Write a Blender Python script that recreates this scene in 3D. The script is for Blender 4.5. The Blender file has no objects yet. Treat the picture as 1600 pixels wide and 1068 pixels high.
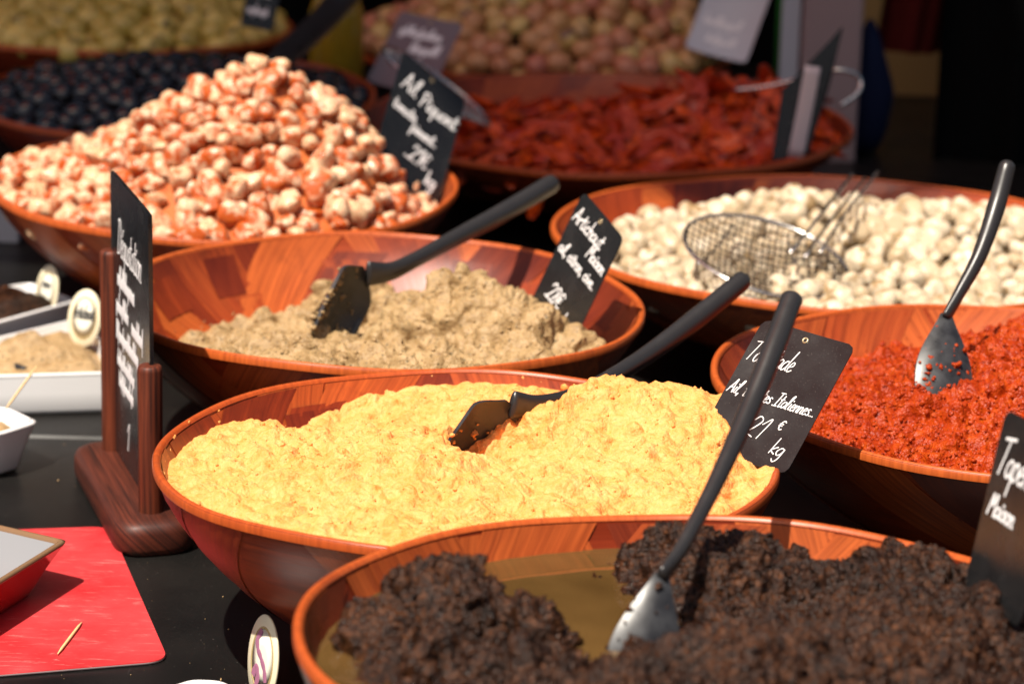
import bpy, math, random
import numpy as np
from mathutils import Matrix, Vector, Euler

random.seed(7)
RNG = np.random.default_rng(7)
SC = bpy.context.scene
COL = SC.collection
rad = math.radians

# ------------------------------------------------------------------ camera
PITCH, ROLL, HC = rad(15.7), rad(1.5), 0.714
FOC = 4400.0                                     # focal length in pixels of a 1600 wide picture
camd = bpy.data.cameras.new('camera')
cam = bpy.data.objects.new('camera', camd)
COL.objects.link(cam)
cF = Vector((0, math.cos(PITCH), -math.sin(PITCH)))
cU0 = Vector((0, math.sin(PITCH), math.cos(PITCH)))
cR = Vector((1, 0, 0)) * math.cos(ROLL) + cU0 * math.sin(ROLL)
cU = cU0 * math.cos(ROLL) - Vector((1, 0, 0)) * math.sin(ROLL)
cC = Vector((0, 0, HC))
cam.matrix_world = Matrix(((cR.x, cU.x, -cF.x, 0), (cR.y, cU.y, -cF.y, 0), (cR.z, cU.z, -cF.z, HC), (0, 0, 0, 1)))
camd.sensor_width = 36.0
camd.lens = FOC / 1600 * 36
camd.clip_start = 0.05
camd.clip_end = 2000
camd.dof.use_dof = True
camd.dof.focus_distance = 1.86
camd.dof.aperture_fstop = 7.6
camd.dof.aperture_blades = 0
SC.camera = cam

# ------------------------------------------------------------------ sky, sun, exposure
SUN = Vector((-0.30, -0.42, 1.0)).normalized()
world = bpy.data.worlds.new('World')
SC.world = world
world.use_nodes = True
wn = world.node_tree
sky = wn.nodes.new('ShaderNodeTexSky')
sky.sky_type = 'NISHITA'
sky.sun_disc = False
sky.dust_density = 5.0
sky.ozone_density = 0.3
sky.sun_elevation = math.asin(SUN.z)
sky.sun_rotation = math.atan2(SUN.x, SUN.y)
bg = wn.nodes['Background']
bg.inputs['Strength'].default_value = 0.052
wn.links.new(sky.outputs[0], bg.inputs[0])
sund = bpy.data.lights.new('sun', 'SUN')
sund.energy = 5.0
sund.angle = rad(0.6)
sund.color = (1.0, 0.92, 0.80)
sun = bpy.data.objects.new('sun', sund)
COL.objects.link(sun)
sun.rotation_euler = SUN.to_track_quat('Z', 'Y').to_euler()
SC.view_settings.view_transform = 'Standard'
SC.view_settings.look = 'None'
SC.view_settings.gamma = 1
SC.view_settings.exposure = 0.58

# ------------------------------------------------------------------ geometry helpers
def ray(x, y):
    return cF + cR * ((x - 800) / FOC) + cU * ((534 - y) / FOC)
def at(x, y, z):                                  # point of the place seen at (x, y) at height z
    d = ray(x, y)
    return cC + d * ((z - HC) / d.z)
def atY(x, y, Y):                                 # the same at depth Y
    d = ray(x, y)
    return cC + d * (Y / d.y)

def hash3(ix, iy, iz, k):
    h = (ix.astype(np.int64) * 374761393 + iy.astype(np.int64) * 668265263 + iz.astype(np.int64) * 2147483647 + k * 1274126177) & 0xffffffff
    h = ((h ^ (h >> 13)) * 1274126177) & 0xffffffff
    h = ((h ^ (h >> 15)) * 2246822519) & 0xffffffff
    return ((h ^ (h >> 16)) & 0xffffff) / float(0xffffff)
def vnoise(P, k=0):                               # smooth value noise, -1..1
    i = np.floor(P); f = P - i
    f = f * f * f * (f * (f * 6 - 15) + 10)
    i = i.astype(np.int64); out = np.zeros(len(P))
    for dx in (0, 1):
        for dy in (0, 1):
            for dz in (0, 1):
                w = (f[:, 0] if dx else 1 - f[:, 0]) * (f[:, 1] if dy else 1 - f[:, 1]) * (f[:, 2] if dz else 1 - f[:, 2])
                out += w * hash3(i[:, 0] + dx, i[:, 1] + dy, i[:, 2] + dz, k)
    return out * 2 - 1
def gnoise(P, k=0):                               # gradient noise, about -1..1
    i = np.floor(P); f = P - i
    w3 = f * f * f * (f * (f * 6 - 15) + 10)
    i = i.astype(np.int64); out = np.zeros(len(P))
    for dx in (0, 1):
        for dy in (0, 1):
            for dz in (0, 1):
                w = (w3[:, 0] if dx else 1 - w3[:, 0]) * (w3[:, 1] if dy else 1 - w3[:, 1]) * (w3[:, 2] if dz else 1 - w3[:, 2])
                u = hash3(i[:, 0] + dx, i[:, 1] + dy, i[:, 2] + dz, k) * 2 - 1; a = hash3(i[:, 0] + dx, i[:, 1] + dy, i[:, 2] + dz, k + 71) * 6.2832
                r = np.sqrt(1 - u * u)
                out += w * ((f[:, 0] - dx) * r * np.cos(a) + (f[:, 1] - dy) * r * np.sin(a) + (f[:, 2] - dz) * u)
    return out * 1.7
def fbm(P, oct=3, k=0):
    s = np.zeros(len(P)); a = 1.0; t = 0
    for o in range(oct):
        s += a * gnoise(P * 2.03 ** o + 17.3 * o, k + o); t += a; a *= 0.5
    return s / t
def worley(P, k=0):                               # distance to nearest feature point
    i = np.floor(P).astype(np.int64); best = np.full(len(P), 9.0)
    for dx in (-1, 0, 1):
        for dy in (-1, 0, 1):
            for dz in (-1, 0, 1):
                c = i + np.array((dx, dy, dz))
                q = np.stack([c[:, j] + hash3(c[:, 0], c[:, 1], c[:, 2], k + 11 * j + 3) for j in range(3)], -1)
                best = np.minimum(best, ((q - P) ** 2).sum(-1))
    return np.sqrt(best)

def mesh_np(name, V, Fq, smooth=True, uv=None):
    """V (n,3), Fq (m,3|4) or list of polygons -> mesh"""
    me = bpy.data.meshes.new(name)
    V = np.asarray(V, np.float32)
    if isinstance(Fq, np.ndarray):
        n, k = Fq.shape
        me.vertices.add(len(V)); me.vertices.foreach_set('co', V.ravel())
        me.loops.add(n * k); me.loops.foreach_set('vertex_index', Fq.astype(np.int32).ravel())
        me.polygons.add(n)
        me.polygons.foreach_set('loop_start', np.arange(0, n * k, k, dtype=np.int32))
        me.polygons.foreach_set('loop_total', np.full(n, k, np.int32))
        me.update(calc_edges=True); me.validate()
    else:
        me.from_pydata([tuple(map(float, v)) for v in V], [], [tuple(f) for f in Fq]); me.update()
    if uv is not None:
        ul = me.uv_layers.new(name='uv')
        li = np.empty(len(me.loops), np.int32); me.loops.foreach_get('vertex_index', li)
        ul.data.foreach_set('uv', np.asarray(uv, np.float32)[li].ravel())
    if smooth:
        me.polygons.foreach_set('use_smooth', np.ones(len(me.polygons), bool))
    return me
def obj(name, me, mat=None, parent=None, loc=None, rot=None):
    o = bpy.data.objects.new(name, me); COL.objects.link(o)
    if mat and me and not me.materials: me.materials.append(mat)
    if parent: o.parent = parent
    if loc is not None: o.location = loc
    if rot is not None: o.rotation_euler = rot
    return o
def tag(o, label, cat, group=None, kind=None):
    o['label'] = label; o['category'] = cat
    if group: o['group'] = group
    if kind: o['kind'] = kind
    return o
def empty(name, loc=(0, 0, 0), rot=(0, 0, 0)):
    o = bpy.data.objects.new(name, None); COL.objects.link(o); o.location = loc; o.rotation_euler = rot
    o.empty_display_size = 0.02
    return o
def grid_faces(nu, nv, wrap_v=False, off=0):
    u = np.arange(nu - 1)[:, None]; v = np.arange(nv if wrap_v else nv - 1)[None, :]
    a = u * nv + v; b = u * nv + (v + 1) % nv
    return np.stack([a, b, b + nv, a + nv], -1).reshape(-1, 4) + off
class MB:                                          # collects pieces of ONE part
    def __init__(s): s.V = []; s.F = []; s.n = 0
    def add(s, V, F):
        V = np.asarray(V, float)
        s.F += [tuple(int(i) + s.n for i in f) for f in F]; s.V.append(V); s.n += len(V)
        return s
    def build(s, name, mat, parent=None, smooth=True, auto=None):
        me = mesh_np(name, np.concatenate(s.V), s.F, smooth)
        if auto: me.set_sharp_from_angle(angle=rad(auto))
        return obj(name, me, mat, parent)
def catmull(P, n=8):
    P = np.asarray(P, float)
    if len(P) < 3: return np.array([P[0] + (P[-1] - P[0]) * t for t in np.linspace(0, 1, n + 1)])
    Q = np.vstack([2 * P[0] - P[1], P, 2 * P[-1] - P[-2]]); out = []
    for i in range(1, len(Q) - 2):
        for t in np.linspace(0, 1, n, endpoint=False):
            a, b, c, d = Q[i - 1:i + 3]
            out.append(0.5 * (2 * b + (c - a) * t + (2 * a - 5 * b + 4 * c - d) * t * t + (3 * b - a - 3 * c + d) * t ** 3))
    out.append(P[-1]); return np.array(out)
def tube(P, rw, rh=None, side=None, seg=12, ends=True):
    """tube along P; rw/rh radii (scalar or per point) across / along 'side x tangent'"""
    P = np.asarray(P, float); n = len(P)
    rw = np.broadcast_to(np.asarray(rw, float), (n,)); rh = rw if rh is None else np.broadcast_to(np.asarray(rh, float), (n,))
    T = np.gradient(P, axis=0); T /= np.linalg.norm(T, axis=1)[:, None] + 1e-12
    ref = np.array(side if side is not None else (0, 0, 1.0), float)
    if side is None and abs(T[n // 2] @ ref) > 0.95: ref = np.array((1.0, 0, 0))
    V = []; F = []
    for i in range(n):
        a = ref - T[i] * (ref @ T[i]); a /= np.linalg.norm(a) + 1e-12; b = np.cross(T[i], a)
        for k in range(seg):
            t = 2 * math.pi * k / seg
            V.append(P[i] + a * math.cos(t) * rw[i] + b * math.sin(t) * rh[i])
    for i in range(n - 1):
        for k in range(seg):
            F.append((i * seg + k, i * seg + (k + 1) % seg, (i + 1) * seg + (k + 1) % seg, (i + 1) * seg + k))
    if ends:
        F.append(tuple(range(seg))[::-1]); F.append(tuple((n - 1) * seg + k for k in range(seg)))
    return np.array(V), F
def rounded_poly(C, r, n=5):
    """rounds the corners of a 2-D polygon"""
    C = np.asarray(C, float); out = []
    for i in range(len(C)):
        p, c, q = C[i - 1], C[i], C[(i + 1) % len(C)]
        a = (p - c) / np.linalg.norm(p - c); b = (q - c) / np.linalg.norm(q - c)
        for t in np.linspace(0, 1, n + 1):
            s, e = c + a * r, c + b * r
            out.append((1 - t) ** 2 * s + 2 * t * (1 - t) * c + t * t * e)
    return np.array(out)
def loft(rings, caps=(True, True)):
    """rings: list of (n,3) closed loops -> V, F"""
    n = len(rings[0]); F = []
    for i in range(len(rings) - 1):
        for k in range(n):
            F.append((i * n + k, i * n + (k + 1) % n, (i + 1) * n + (k + 1) % n, (i + 1) * n + k))
    if caps[0]: F.append(tuple(range(n))[::-1])
    if caps[1]: F.append(tuple((len(rings) - 1) * n + k for k in range(n)))
    return np.concatenate(rings), F

# ------------------------------------------------------------------ materials
MATS = {}
class N:
    def __init__(s, name):
        s.m = bpy.data.materials.new(name); s.m.use_nodes = True; s.t = s.m.node_tree
        s.b = s.t.nodes['Principled BSDF']; MATS[name] = s.m
    def n(s, typ, **kw):
        x = s.t.nodes.new(typ)
        for k, v in kw.items():
            if k.startswith('i_'):
                key = k[2:]; key = int(key) if key.isdigit() else key
                x.inputs[key].default_value = v
            else: setattr(x, k, v)
        return x
    def l(s, a, b): s.t.links.new(a, b)
    def ramp(s, fac, stops, interp='LINEAR'):
        r = s.n('ShaderNodeValToRGB'); cr = r.color_ramp; cr.interpolation = interp
        while len(cr.elements) < len(stops): cr.elements.new(0.5)
        for e, (p, c) in zip(cr.elements, stops):
            e.position = p; e.color = (*c, 1) if len(c) == 3 else c
        s.l(fac, r.inputs[0]); return r.outputs[0]
    def noise(s, vec, scale, detail=4, rough=0.55, dist=0.0):
        x = s.n('ShaderNodeTexNoise'); x.inputs['Scale'].default_value = scale; x.inputs['Detail'].default_value = detail
        x.inputs['Roughness'].default_value = rough; x.inputs['Distortion'].default_value = dist
        if vec is not None: s.l(vec, x.inputs['Vector'])
        return x.outputs[0]
    def mix(s, fac, a, b, mode='MIX'):
        x = s.n('ShaderNodeMix', data_type='RGBA', blend_type=mode)
        for sock, v in ((x.inputs[0], fac), (x.inputs[6], a), (x.inputs[7], b)):
            if hasattr(v, 'links'): s.l(v, sock)
            elif isinstance(v, (int, float)): sock.default_value = v
            else: sock.default_value = (*v, 1)
        return x.outputs[2]
    def math(s, op, a, b=0.0):
        x = s.n('ShaderNodeMath', operation=op)
        for i, v in enumerate((a, b)):
            if hasattr(v, 'links'): s.l(v, x.inputs[i])
            else: x.inputs[i].default_value = v
        return x.outputs[0]
    def bump(s, h, strength=0.3, dist=0.001):
        x = s.n('ShaderNodeBump'); x.inputs['Strength'].default_value = strength; x.inputs['Distance'].default_value = dist
        s.l(h, x.inputs['Height']); s.l(x.outputs[0], s.b.inputs['Normal']); return x
    def set(s, **kw):
        for k, v in kw.items():
            i = s.b.inputs[k.replace('_', ' ')]
            if hasattr(v, 'links'): s.l(v, i)
            elif isinstance(v, tuple) and len(v) == 3 and i.type == 'RGBA': i.default_value = (*v, 1)
            else: i.default_value = v
        return s
    def objc(s): return s.n('ShaderNodeTexCoord').outputs['Object']
    def uv(s): return s.n('ShaderNodeTexCoord').outputs['UV']
    def scaled(s, vec, sc):
        x = s.n('ShaderNodeMapping'); x.inputs['Scale'].default_value = sc; s.l(vec, x.inputs[0]); return x.outputs[0]
    def rnd(s): return s.n('ShaderNodeObjectInfo').outputs['Random']

def wood(name, cols, rough=0.38, grain=1.0, coat=0.10):
    """varnished veneer: uv in metres, grain along v, hue from the piece itself"""
    w = N(name); uv = w.uv()
    r = w.rnd()
    off = w.n('ShaderNodeVectorMath', operation='ADD'); w.l(uv, off.inputs[0])
    cx = w.n('ShaderNodeCombineXYZ'); w.l(w.math('MULTIPLY', r, 7.0), cx.inputs[0]); w.l(w.math('MULTIPLY', r, 3.0), cx.inputs[1]); w.l(cx.outputs[0], off.inputs[1])
    g = w.noise(w.scaled(off.outputs[0], (300, 9, 1)), 1.0, 5, 0.6, 0.4)
    big = w.noise(w.scaled(off.outputs[0], (60, 14, 1)), 1.0, 3, 0.5, 0.8)
    tone = w.math('ADD', w.math('MULTIPLY', r, 0.72), w.math('MULTIPLY', big, 0.40))
    base = w.ramp(tone, [(0.15, cols[0]), (0.5, cols[1]), (0.85, cols[2])])
    c = w.mix(w.ramp(g, [(0.32, (1, 1, 1)), (0.62, (0, 0, 0))]), base, cols[3])
    c2 = w.mix(0.55 * grain, base, c)
    stain = w.ramp(w.noise(w.objc(), 22, 4, 0.6), [(0.60, (0, 0, 0)), (0.74, (1, 1, 1))])
    c3 = w.mix(w.math('MULTIPLY', stain, 0.55), c2, cols[3])
    w.set(Base_Color=c3, Roughness=w.math('ADD', w.math('MULTIPLY', g, 0.18), rough - 0.06), Coat_Weight=coat, Coat_Roughness=0.32, Specular_IOR_Level=0.32)
    w.bump(g, 0.12, 0.0006)
    return w.m
WOODC = ((0.10, 0.011, 0.004), (0.29, 0.041, 0.009), (0.52, 0.110, 0.022), (0.075, 0.008, 0.003))
wood('veneer', WOODC)
wood('bowl_wood', ((0.16, 0.016, 0.003), (0.26, 0.032, 0.006), (0.34, 0.050, 0.008), (0.10, 0.010, 0.003)))
wood('rim_wood', ((0.32, 0.048, 0.009), (0.42, 0.072, 0.012), (0.52, 0.105, 0.019), (0.20, 0.03, 0.008)), 0.34)
wood('dark_wood', ((0.075, 0.016, 0.008), (0.13, 0.026, 0.010), (0.20, 0.045, 0.016), (0.012, 0.004, 0.003)), 0.5, 1.7, 0.05)

def paste_mat(name, lo, mid, hi, rough, sss, sub_rad, flecks=None, nscale=90, spec=0.5, bump=0.5, wet=None):
    m = N(name); o = m.objc()
    n1 = m.noise(o, nscale, 5, 0.65); n2 = m.noise(o, 420, 3, 0.6); n3 = m.noise(o, 14, 2)
    t = m.math('ADD', m.math('MULTIPLY', n1, 0.6), m.math('ADD', m.math('MULTIPLY', n2, 0.25), m.math('MULTIPLY', n3, 0.2)))
    c = m.ramp(t, [(0.36, lo), (0.52, mid), (0.68, hi)])
    if flecks:
        for sc, th, col in flecks:
            v = m.n('ShaderNodeTexVoronoi'); v.inputs['Scale'].default_value = sc; m.l(o, v.inputs['Vector'])
            f = m.ramp(v.outputs['Distance'], [(th, (1, 1, 1)), (th + 0.08, (0, 0, 0))])
            sel = m.ramp(v.outputs['Color'], [(0.55, (0, 0, 0)), (0.6, (1, 1, 1))], 'CONSTANT')
            c = m.mix(m.math('MULTIPLY', f, sel), c, col)
    m.set(Base_Color=c, Roughness=rough, Specular_IOR_Level=spec)
    if sss: m.set(Subsurface_Weight=sss, Subsurface_Radius=sub_rad, Subsurface_Scale=0.004)
    vg = m.n('ShaderNodeTexVoronoi'); vg.inputs['Scale'].default_value = 520; m.l(o, vg.inputs['Vector'])
    m.bump(m.math('SUBTRACT', m.math('ADD', n1, m.math('MULTIPLY', n2, 0.6)), m.math('MULTIPLY', vg.outputs['Distance'], 0.7)), bump, 0.0022)
    if wet is not None:
        sx = m.n('ShaderNodeSeparateXYZ'); m.l(o, sx.inputs[0]); mr = m.n('ShaderNodeMapRange'); m.l(sx.outputs[2], mr.inputs[0])
        for i, v in enumerate((wet, wet + 0.014, 0.10, rough), 1): mr.inputs[i].default_value = v
        m.l(mr.outputs[0], m.b.inputs['Roughness'])
    return m
paste_mat('houmous', (0.70, 0.215, 0.032), (0.77, 0.330, 0.090), (0.80, 0.40, 0.145), 0.62, 0.15, (1.0, 0.5, 0.15), None, 110, 0.35, 0.42)
paste_mat('artichoke', (0.20, 0.118, 0.045), (0.36, 0.235, 0.108), (0.45, 0.310, 0.160), 0.5, 0.1, (1.0, 0.6, 0.3), [(260, 0.22, (0.09, 0.07, 0.03)), (330, 0.2, (0.16, 0.085, 0.03))], 80, 0.4)
paste_mat('red_spread', (0.17, 0.009, 0.0012), (0.33, 0.031, 0.002), (0.44, 0.068, 0.004), 0.38, 0.12, (1.0, 0.25, 0.1), None, 130, 0.22)
paste_mat('black_spread', (0.006, 0.0024, 0.0015), (0.021, 0.008, 0.004), (0.105, 0.038, 0.014), 0.36, 0, None, None, 210, 0.26, 0.7, -0.020)

def simple(name, col, rough=0.5, **kw):
    m = N(name); m.set(Base_Color=col, Roughness=rough, **kw); return m.m
# blackboard card: faint smears and dust
m = N('slate_card'); o = m.objc(); n = m.noise(o, 30, 4); d = m.ramp(m.noise(o, 900, 2), [(0.66, (0, 0, 0)), (0.72, (1, 1, 1))])
m.set(Base_Color=m.mix(m.math('MULTIPLY', d, 0.25), m.ramp(n, [(0.3, (0.009, 0.009, 0.010)), (0.6, (0.015, 0.015, 0.016)), (0.8, (0.035, 0.034, 0.034))]), (0.2, 0.18, 0.16)), Roughness=m.ramp(n, [(0.3, (0.20,) * 3), (0.75, (0.32,) * 3)]), Specular_IOR_Level=0.38)
simple('grey_card', (0.12, 0.12, 0.14), 0.3); simple('pale_card', (0.46, 0.47, 0.52), 0.3)  # sky glare on two far black tags, put into the card colour
simple('chalk', (0.82, 0.80, 0.80), 0.7)
simple('ink', (0.03, 0.03, 0.035), 0.6)
simple('purple_ink', (0.34, 0.13, 0.22), 0.6)
simple('brass_eyelet', (0.45, 0.36, 0.22), 0.35, Metallic=0.8)
m = N('black_plastic'); o = m.objc(); n = m.noise(o, 60, 4)
m.set(Base_Color=(0.022, 0.020, 0.020), Roughness=m.ramp(n, [(0.3, (0.26,) * 3), (0.7, (0.40,) * 3)]), Specular_IOR_Level=0.55); m.bump(m.noise(o, 700, 2), 0.05, 0.0005)
m = N('worn_plastic'); o = m.objc(); n = m.noise(o, 80, 4)
m.set(Base_Color=m.ramp(n, [(0.35, (0.014, 0.014, 0.016)), (0.7, (0.040, 0.041, 0.045))]), Roughness=m.ramp(n, [(0.3, (0.26,) * 3), (0.7, (0.42,) * 3)]), Specular_IOR_Level=0.45)
m = N('table_top'); o = m.objc(); n = m.noise(o, 9, 5); sp = m.noise(o, 500, 2, 0.6); spk = m.ramp(sp, [(0.70, (0, 0, 0)), (0.74, (1, 1, 1))])
scr = m.noise(m.scaled(o, (260, 6, 1)), 1, 3, 0.6, 1.5); sc2 = m.ramp(scr, [(0.70, (0, 0, 0)), (0.78, (1, 1, 1))])
c = m.ramp(n, [(0.3, (0.005, 0.005, 0.005)), (0.7, (0.010, 0.009, 0.008))])
c = m.mix(m.math('MULTIPLY', spk, 0.35), c, (0.22, 0.2, 0.18)); c = m.mix(m.math('MULTIPLY', sc2, 0.05), c, (0.3, 0.3, 0.3))
m.set(Base_Color=c, Roughness=m.ramp(n, [(0.3, (0.30,) * 3), (0.7, (0.46,) * 3)]), Specular_IOR_Level=0.22)
m = N('porcelain'); o = m.objc(); m.set(Base_Color=(0.80, 0.79, 0.79), Roughness=0.16, Coat_Weight=0.3); m.bump(m.noise(o, 18, 2), 0.08, 0.004)
m = N('mat_red'); o = m.objc(); n = m.noise(o, 14, 4); s1 = m.ramp(m.noise(m.scaled(o, (20, 160, 1)), 1, 5, 0.7, 2.0), [(0.57, (0, 0, 0)), (0.76, (1, 1, 1))])
c = m.ramp(n, [(0.3, (0.44, 0.018, 0.022)), (0.7, (0.56, 0.055, 0.06))]); c = m.mix(m.math('MULTIPLY', s1, 0.55), c, (0.8, 0.42, 0.38))
m.set(Base_Color=c, Roughness=m.ramp(n, [(0.3, (0.26,) * 3), (0.7, (0.42,) * 3)]), Specular_IOR_Level=0.4)
simple('mat_edge', (0.75, 0.55, 0.55), 0.5)
m = N('red_glaze'); m.set(Base_Color=(0.46, 0.025, 0.018), Roughness=0.12, Coat_Weight=0.6)
simple('grey_glaze', (0.22, 0.225, 0.24), 0.3)
m = N('brown_glaze'); m.set(Base_Color=(0.20, 0.115, 0.06), Roughness=0.2)
simple('cream_card', (0.78, 0.70, 0.50), 0.5)
simple('cream_inner', (0.82, 0.79, 0.66), 0.5)
simple('ochre_line', (0.45, 0.33, 0.14), 0.5)
m = N('toothpick_wood'); m.set(Base_Color=m.ramp(m.noise(m.scaled(m.objc(), (200, 200, 20)), 1, 3), [(0.3, (0.62, 0.40, 0.18)), (0.7, (0.75, 0.55, 0.28))]), Roughness=0.6)
m = N('steel'); n = m.noise(m.objc(), 120, 3); m.set(Base_Color=(0.62, 0.60, 0.58), Metallic=1.0, Roughness=m.ramp(n, [(0.3, (0.18,) * 3), (0.7, (0.32,) * 3)]))
simple('dark_wire', (0.07, 0.05, 0.035), 0.45, Metallic=0.3)
m = N('oil'); o = m.objc(); n = m.noise(o, 12, 3)
m.set(Base_Color=m.ramp(n, [(0.3, (0.075, 0.040, 0.012)), (0.7, (0.125, 0.068, 0.021))]), Roughness=0.03, Coat_Weight=0.4, Coat_Roughness=0.03); m.bump(m.noise(o, 20, 2), 0.06, 0.004)
simple('amber_oil', (0.55, 0.36, 0.03), 0.08, Transmission_Weight=0.5, IOR=1.45)

def food(name, lo, hi, blot, blot_th, rough, spec=0.5, nscale=120, sss=0.0, bumpd=0.0012, coat=0.0, blot2=None):
    m = N(name); o = m.objc(); r = m.rnd()
    v = m.n('ShaderNodeVectorMath', operation='ADD'); m.l(o, v.inputs[0])
    cx = m.n('ShaderNodeCombineXYZ'); m.l(m.math('MULTIPLY', r, 13.0), cx.inputs[0]); m.l(m.math('MULTIPLY', r, 7.0), cx.inputs[2]); m.l(cx.outputs[0], v.inputs[1])
    n = m.noise(v.outputs[0], nscale, 5, 0.6, 0.3); f = m.noise(v.outputs[0], nscale * 5, 3)
    c = m.mix(r, lo, hi)
    th = m.math('ADD', n, m.math('MULTIPLY', m.math('SUBTRACT', r, 0.5), 0.16))
    c = m.mix(m.ramp(th, [(blot_th, (0, 0, 0)), (blot_th + 0.13, (1, 1, 1))]), c, blot)
    if blot2: c = m.mix(m.ramp(f, [(blot2[0], (0, 0, 0)), (blot2[0] + 0.06, (1, 1, 1))]), c, blot2[1])
    m.set(Base_Color=c, Roughness=rough, Specular_IOR_Level=spec, Coat_Weight=coat, Coat_Roughness=0.1)
    if sss: m.set(Subsurface_Weight=sss, Subsurface_Radius=(1, 0.5, 0.25), Subsurface_Scale=0.004)
    m.bump(m.math('ADD', n, m.math('MULTIPLY', f, 0.3)), 0.5, bumpd)
    return m.m
food('garlic', (0.68, 0.44, 0.25), (0.78, 0.59, 0.41), (0.46, 0.085, 0.009), 0.45, 0.45, 0.4, 95, 0.15, coat=0.1, blot2=(0.57, (0.46, 0.06, 0.010)))
food('garlic_core', (0.46, 0.12, 0.03), (0.46, 0.12, 0.03), (0.30, 0.04, 0.01), 0.5, 0.45, 0.5, 60)
food('mushroom', (0.44, 0.33, 0.20), (0.64, 0.54, 0.40), (0.32, 0.21, 0.10), 0.54, 0.42, 0.4, 70, 0.12, blot2=(0.72, (0.16, 0.13, 0.05)))
food('dried_tomato', (0.38, 0.022, 0.003), (0.80, 0.100, 0.010), (0.20, 0.007, 0.002), 0.53, 0.20, 0.45, 60, 0.0, 0.002, coat=0.12, blot2=(0.70, (0.50, 0.20, 0.05)))
food('black_olive', (0.003, 0.003, 0.004), (0.010, 0.008, 0.009), (0.002, 0.002, 0.003), 0.55, 0.05, 0.75, 60, 0, 0.0004)
food('green_olive', (0.44, 0.32, 0.05), (0.72, 0.54, 0.13), (0.11, 0.09, 0.016), 0.58, 0.28, 0.5, 50, 0, 0.0008, coat=0.2)
food('brown_olive', (0.46, 0.12, 0.07), (0.66, 0.46, 0.14), (0.13, 0.035, 0.022), 0.56, 0.3, 0.5, 45, 0, 0.0008, coat=0.2)
food('gherkin', (0.10, 0.11, 0.018), (0.13, 0.14, 0.025), (0.05, 0.06, 0.01), 0.55, 0.2, 0.5, 60, 0, 0.001, coat=0.4)
def cloth(name, col, rough=0.85):
    m = N(name); n = m.noise(m.objc(), 9, 4); f = m.noise(m.scaled(m.objc(), (900, 900, 900)), 1, 2)
    m.set(Base_Color=m.mix(m.math('MULTIPLY', n, 0.5), col, tuple(0.6 * c for c in col)), Roughness=rough, Specular_IOR_Level=0.05); m.bump(f, 0.2, 0.0005); return m.m
cloth('cloth_black', (0.003, 0.003, 0.003)); cloth('cloth_red', (0.10, 0.012, 0.010)); cloth('cloth_navy', (0.010, 0.014, 0.040))
m = N('awning_cloth'); tr = m.n('ShaderNodeBsdfTranslucent'); tr.inputs[0].default_value = (0.60, 0.10, 0.06, 1); mx = m.n('ShaderNodeMixShader'); mx.inputs[0].default_value = 0.45
m.set(Base_Color=(0.34, 0.04, 0.03), Roughness=0.9); m.l(m.b.outputs[0], mx.inputs[1]); m.l(tr.outputs[0], mx.inputs[2]); m.l(mx.outputs[0], m.t.nodes['Material Output'].inputs['Surface'])
simple('post_paint', (0.30, 0.21, 0.21), 0.45); simple('ochre_paint', (0.42, 0.27, 0.09), 0.7); simple('grey_box', (0.42, 0.42, 0.46), 0.6)
simple('green_glass', (0.04, 0.22, 0.04), 0.2); simple('table_core', (0.16, 0.07, 0.03), 0.7); simple('ground_grey', (0.06, 0.055, 0.05), 0.9)
simple('white_strip', (0.62, 0.50, 0.52), 0.4)
M = MATS

# ------------------------------------------------------------------ the setting
def slab(name, x0, x1, y0, y1, z0, z1, mat, parent=None, bev=0.003):
    V = []; 
    rings = []
    for z, i in ((z0, 0), (z1 - bev, 0), (z1, bev)):
        rings.append(np.array([(x0 + i, y0 + i, z), (x1 - i, y0 + i, z), (x1 - i, y1 - i, z), (x0 + i, y1 - i, z)]))
    Vv, F = loft(rings)
    return obj(name, mesh_np(name, Vv, F, False), mat, parent)
g = obj('ground', mesh_np('ground', [(-60, -60, -0.86), (60, -60, -0.86), (60, 60, -0.86), (-60, 60, -0.86)], [(0, 1, 2, 3)], False), M['ground_grey']); g['kind'] = 'structure'
SEAM = at(110, 683, 0).y
tb = empty('stall_table', (0, 2.5, -0.86))
tag(tb, 'black topped stall table carrying all the bowls and dishes', 'table')
for nm, y0, y1 in (('table_top_panel', 0.9, SEAM - 0.0015), ('table_top_panel', SEAM + 0.0015, 4.05)):
    o = slab(nm, -1.3, 1.3, y0 - 2.5, y1 - 2.5, 0.83, 0.86, M['table_top'], tb)
slab('core_board', -1.29, 1.29, 0.91 - 2.5, 4.04 - 2.5, 0.805, 0.8295, M['table_core'], tb)
slab('seam_filler', -1.29, 1.29, SEAM - 2.5 - 0.0014, SEAM - 2.5 + 0.0014, 0.831, 0.8580, M['table_core'], tb, 0.0005)
for sx in (-1.2, 1.2):
    for sy in (-1.5, 1.45):
        slab('leg', sx - 0.03, sx + 0.03, sy - 0.03, sy + 0.03, 0.0, 0.8045, M['cloth_black'], tb, 0.002)

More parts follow.
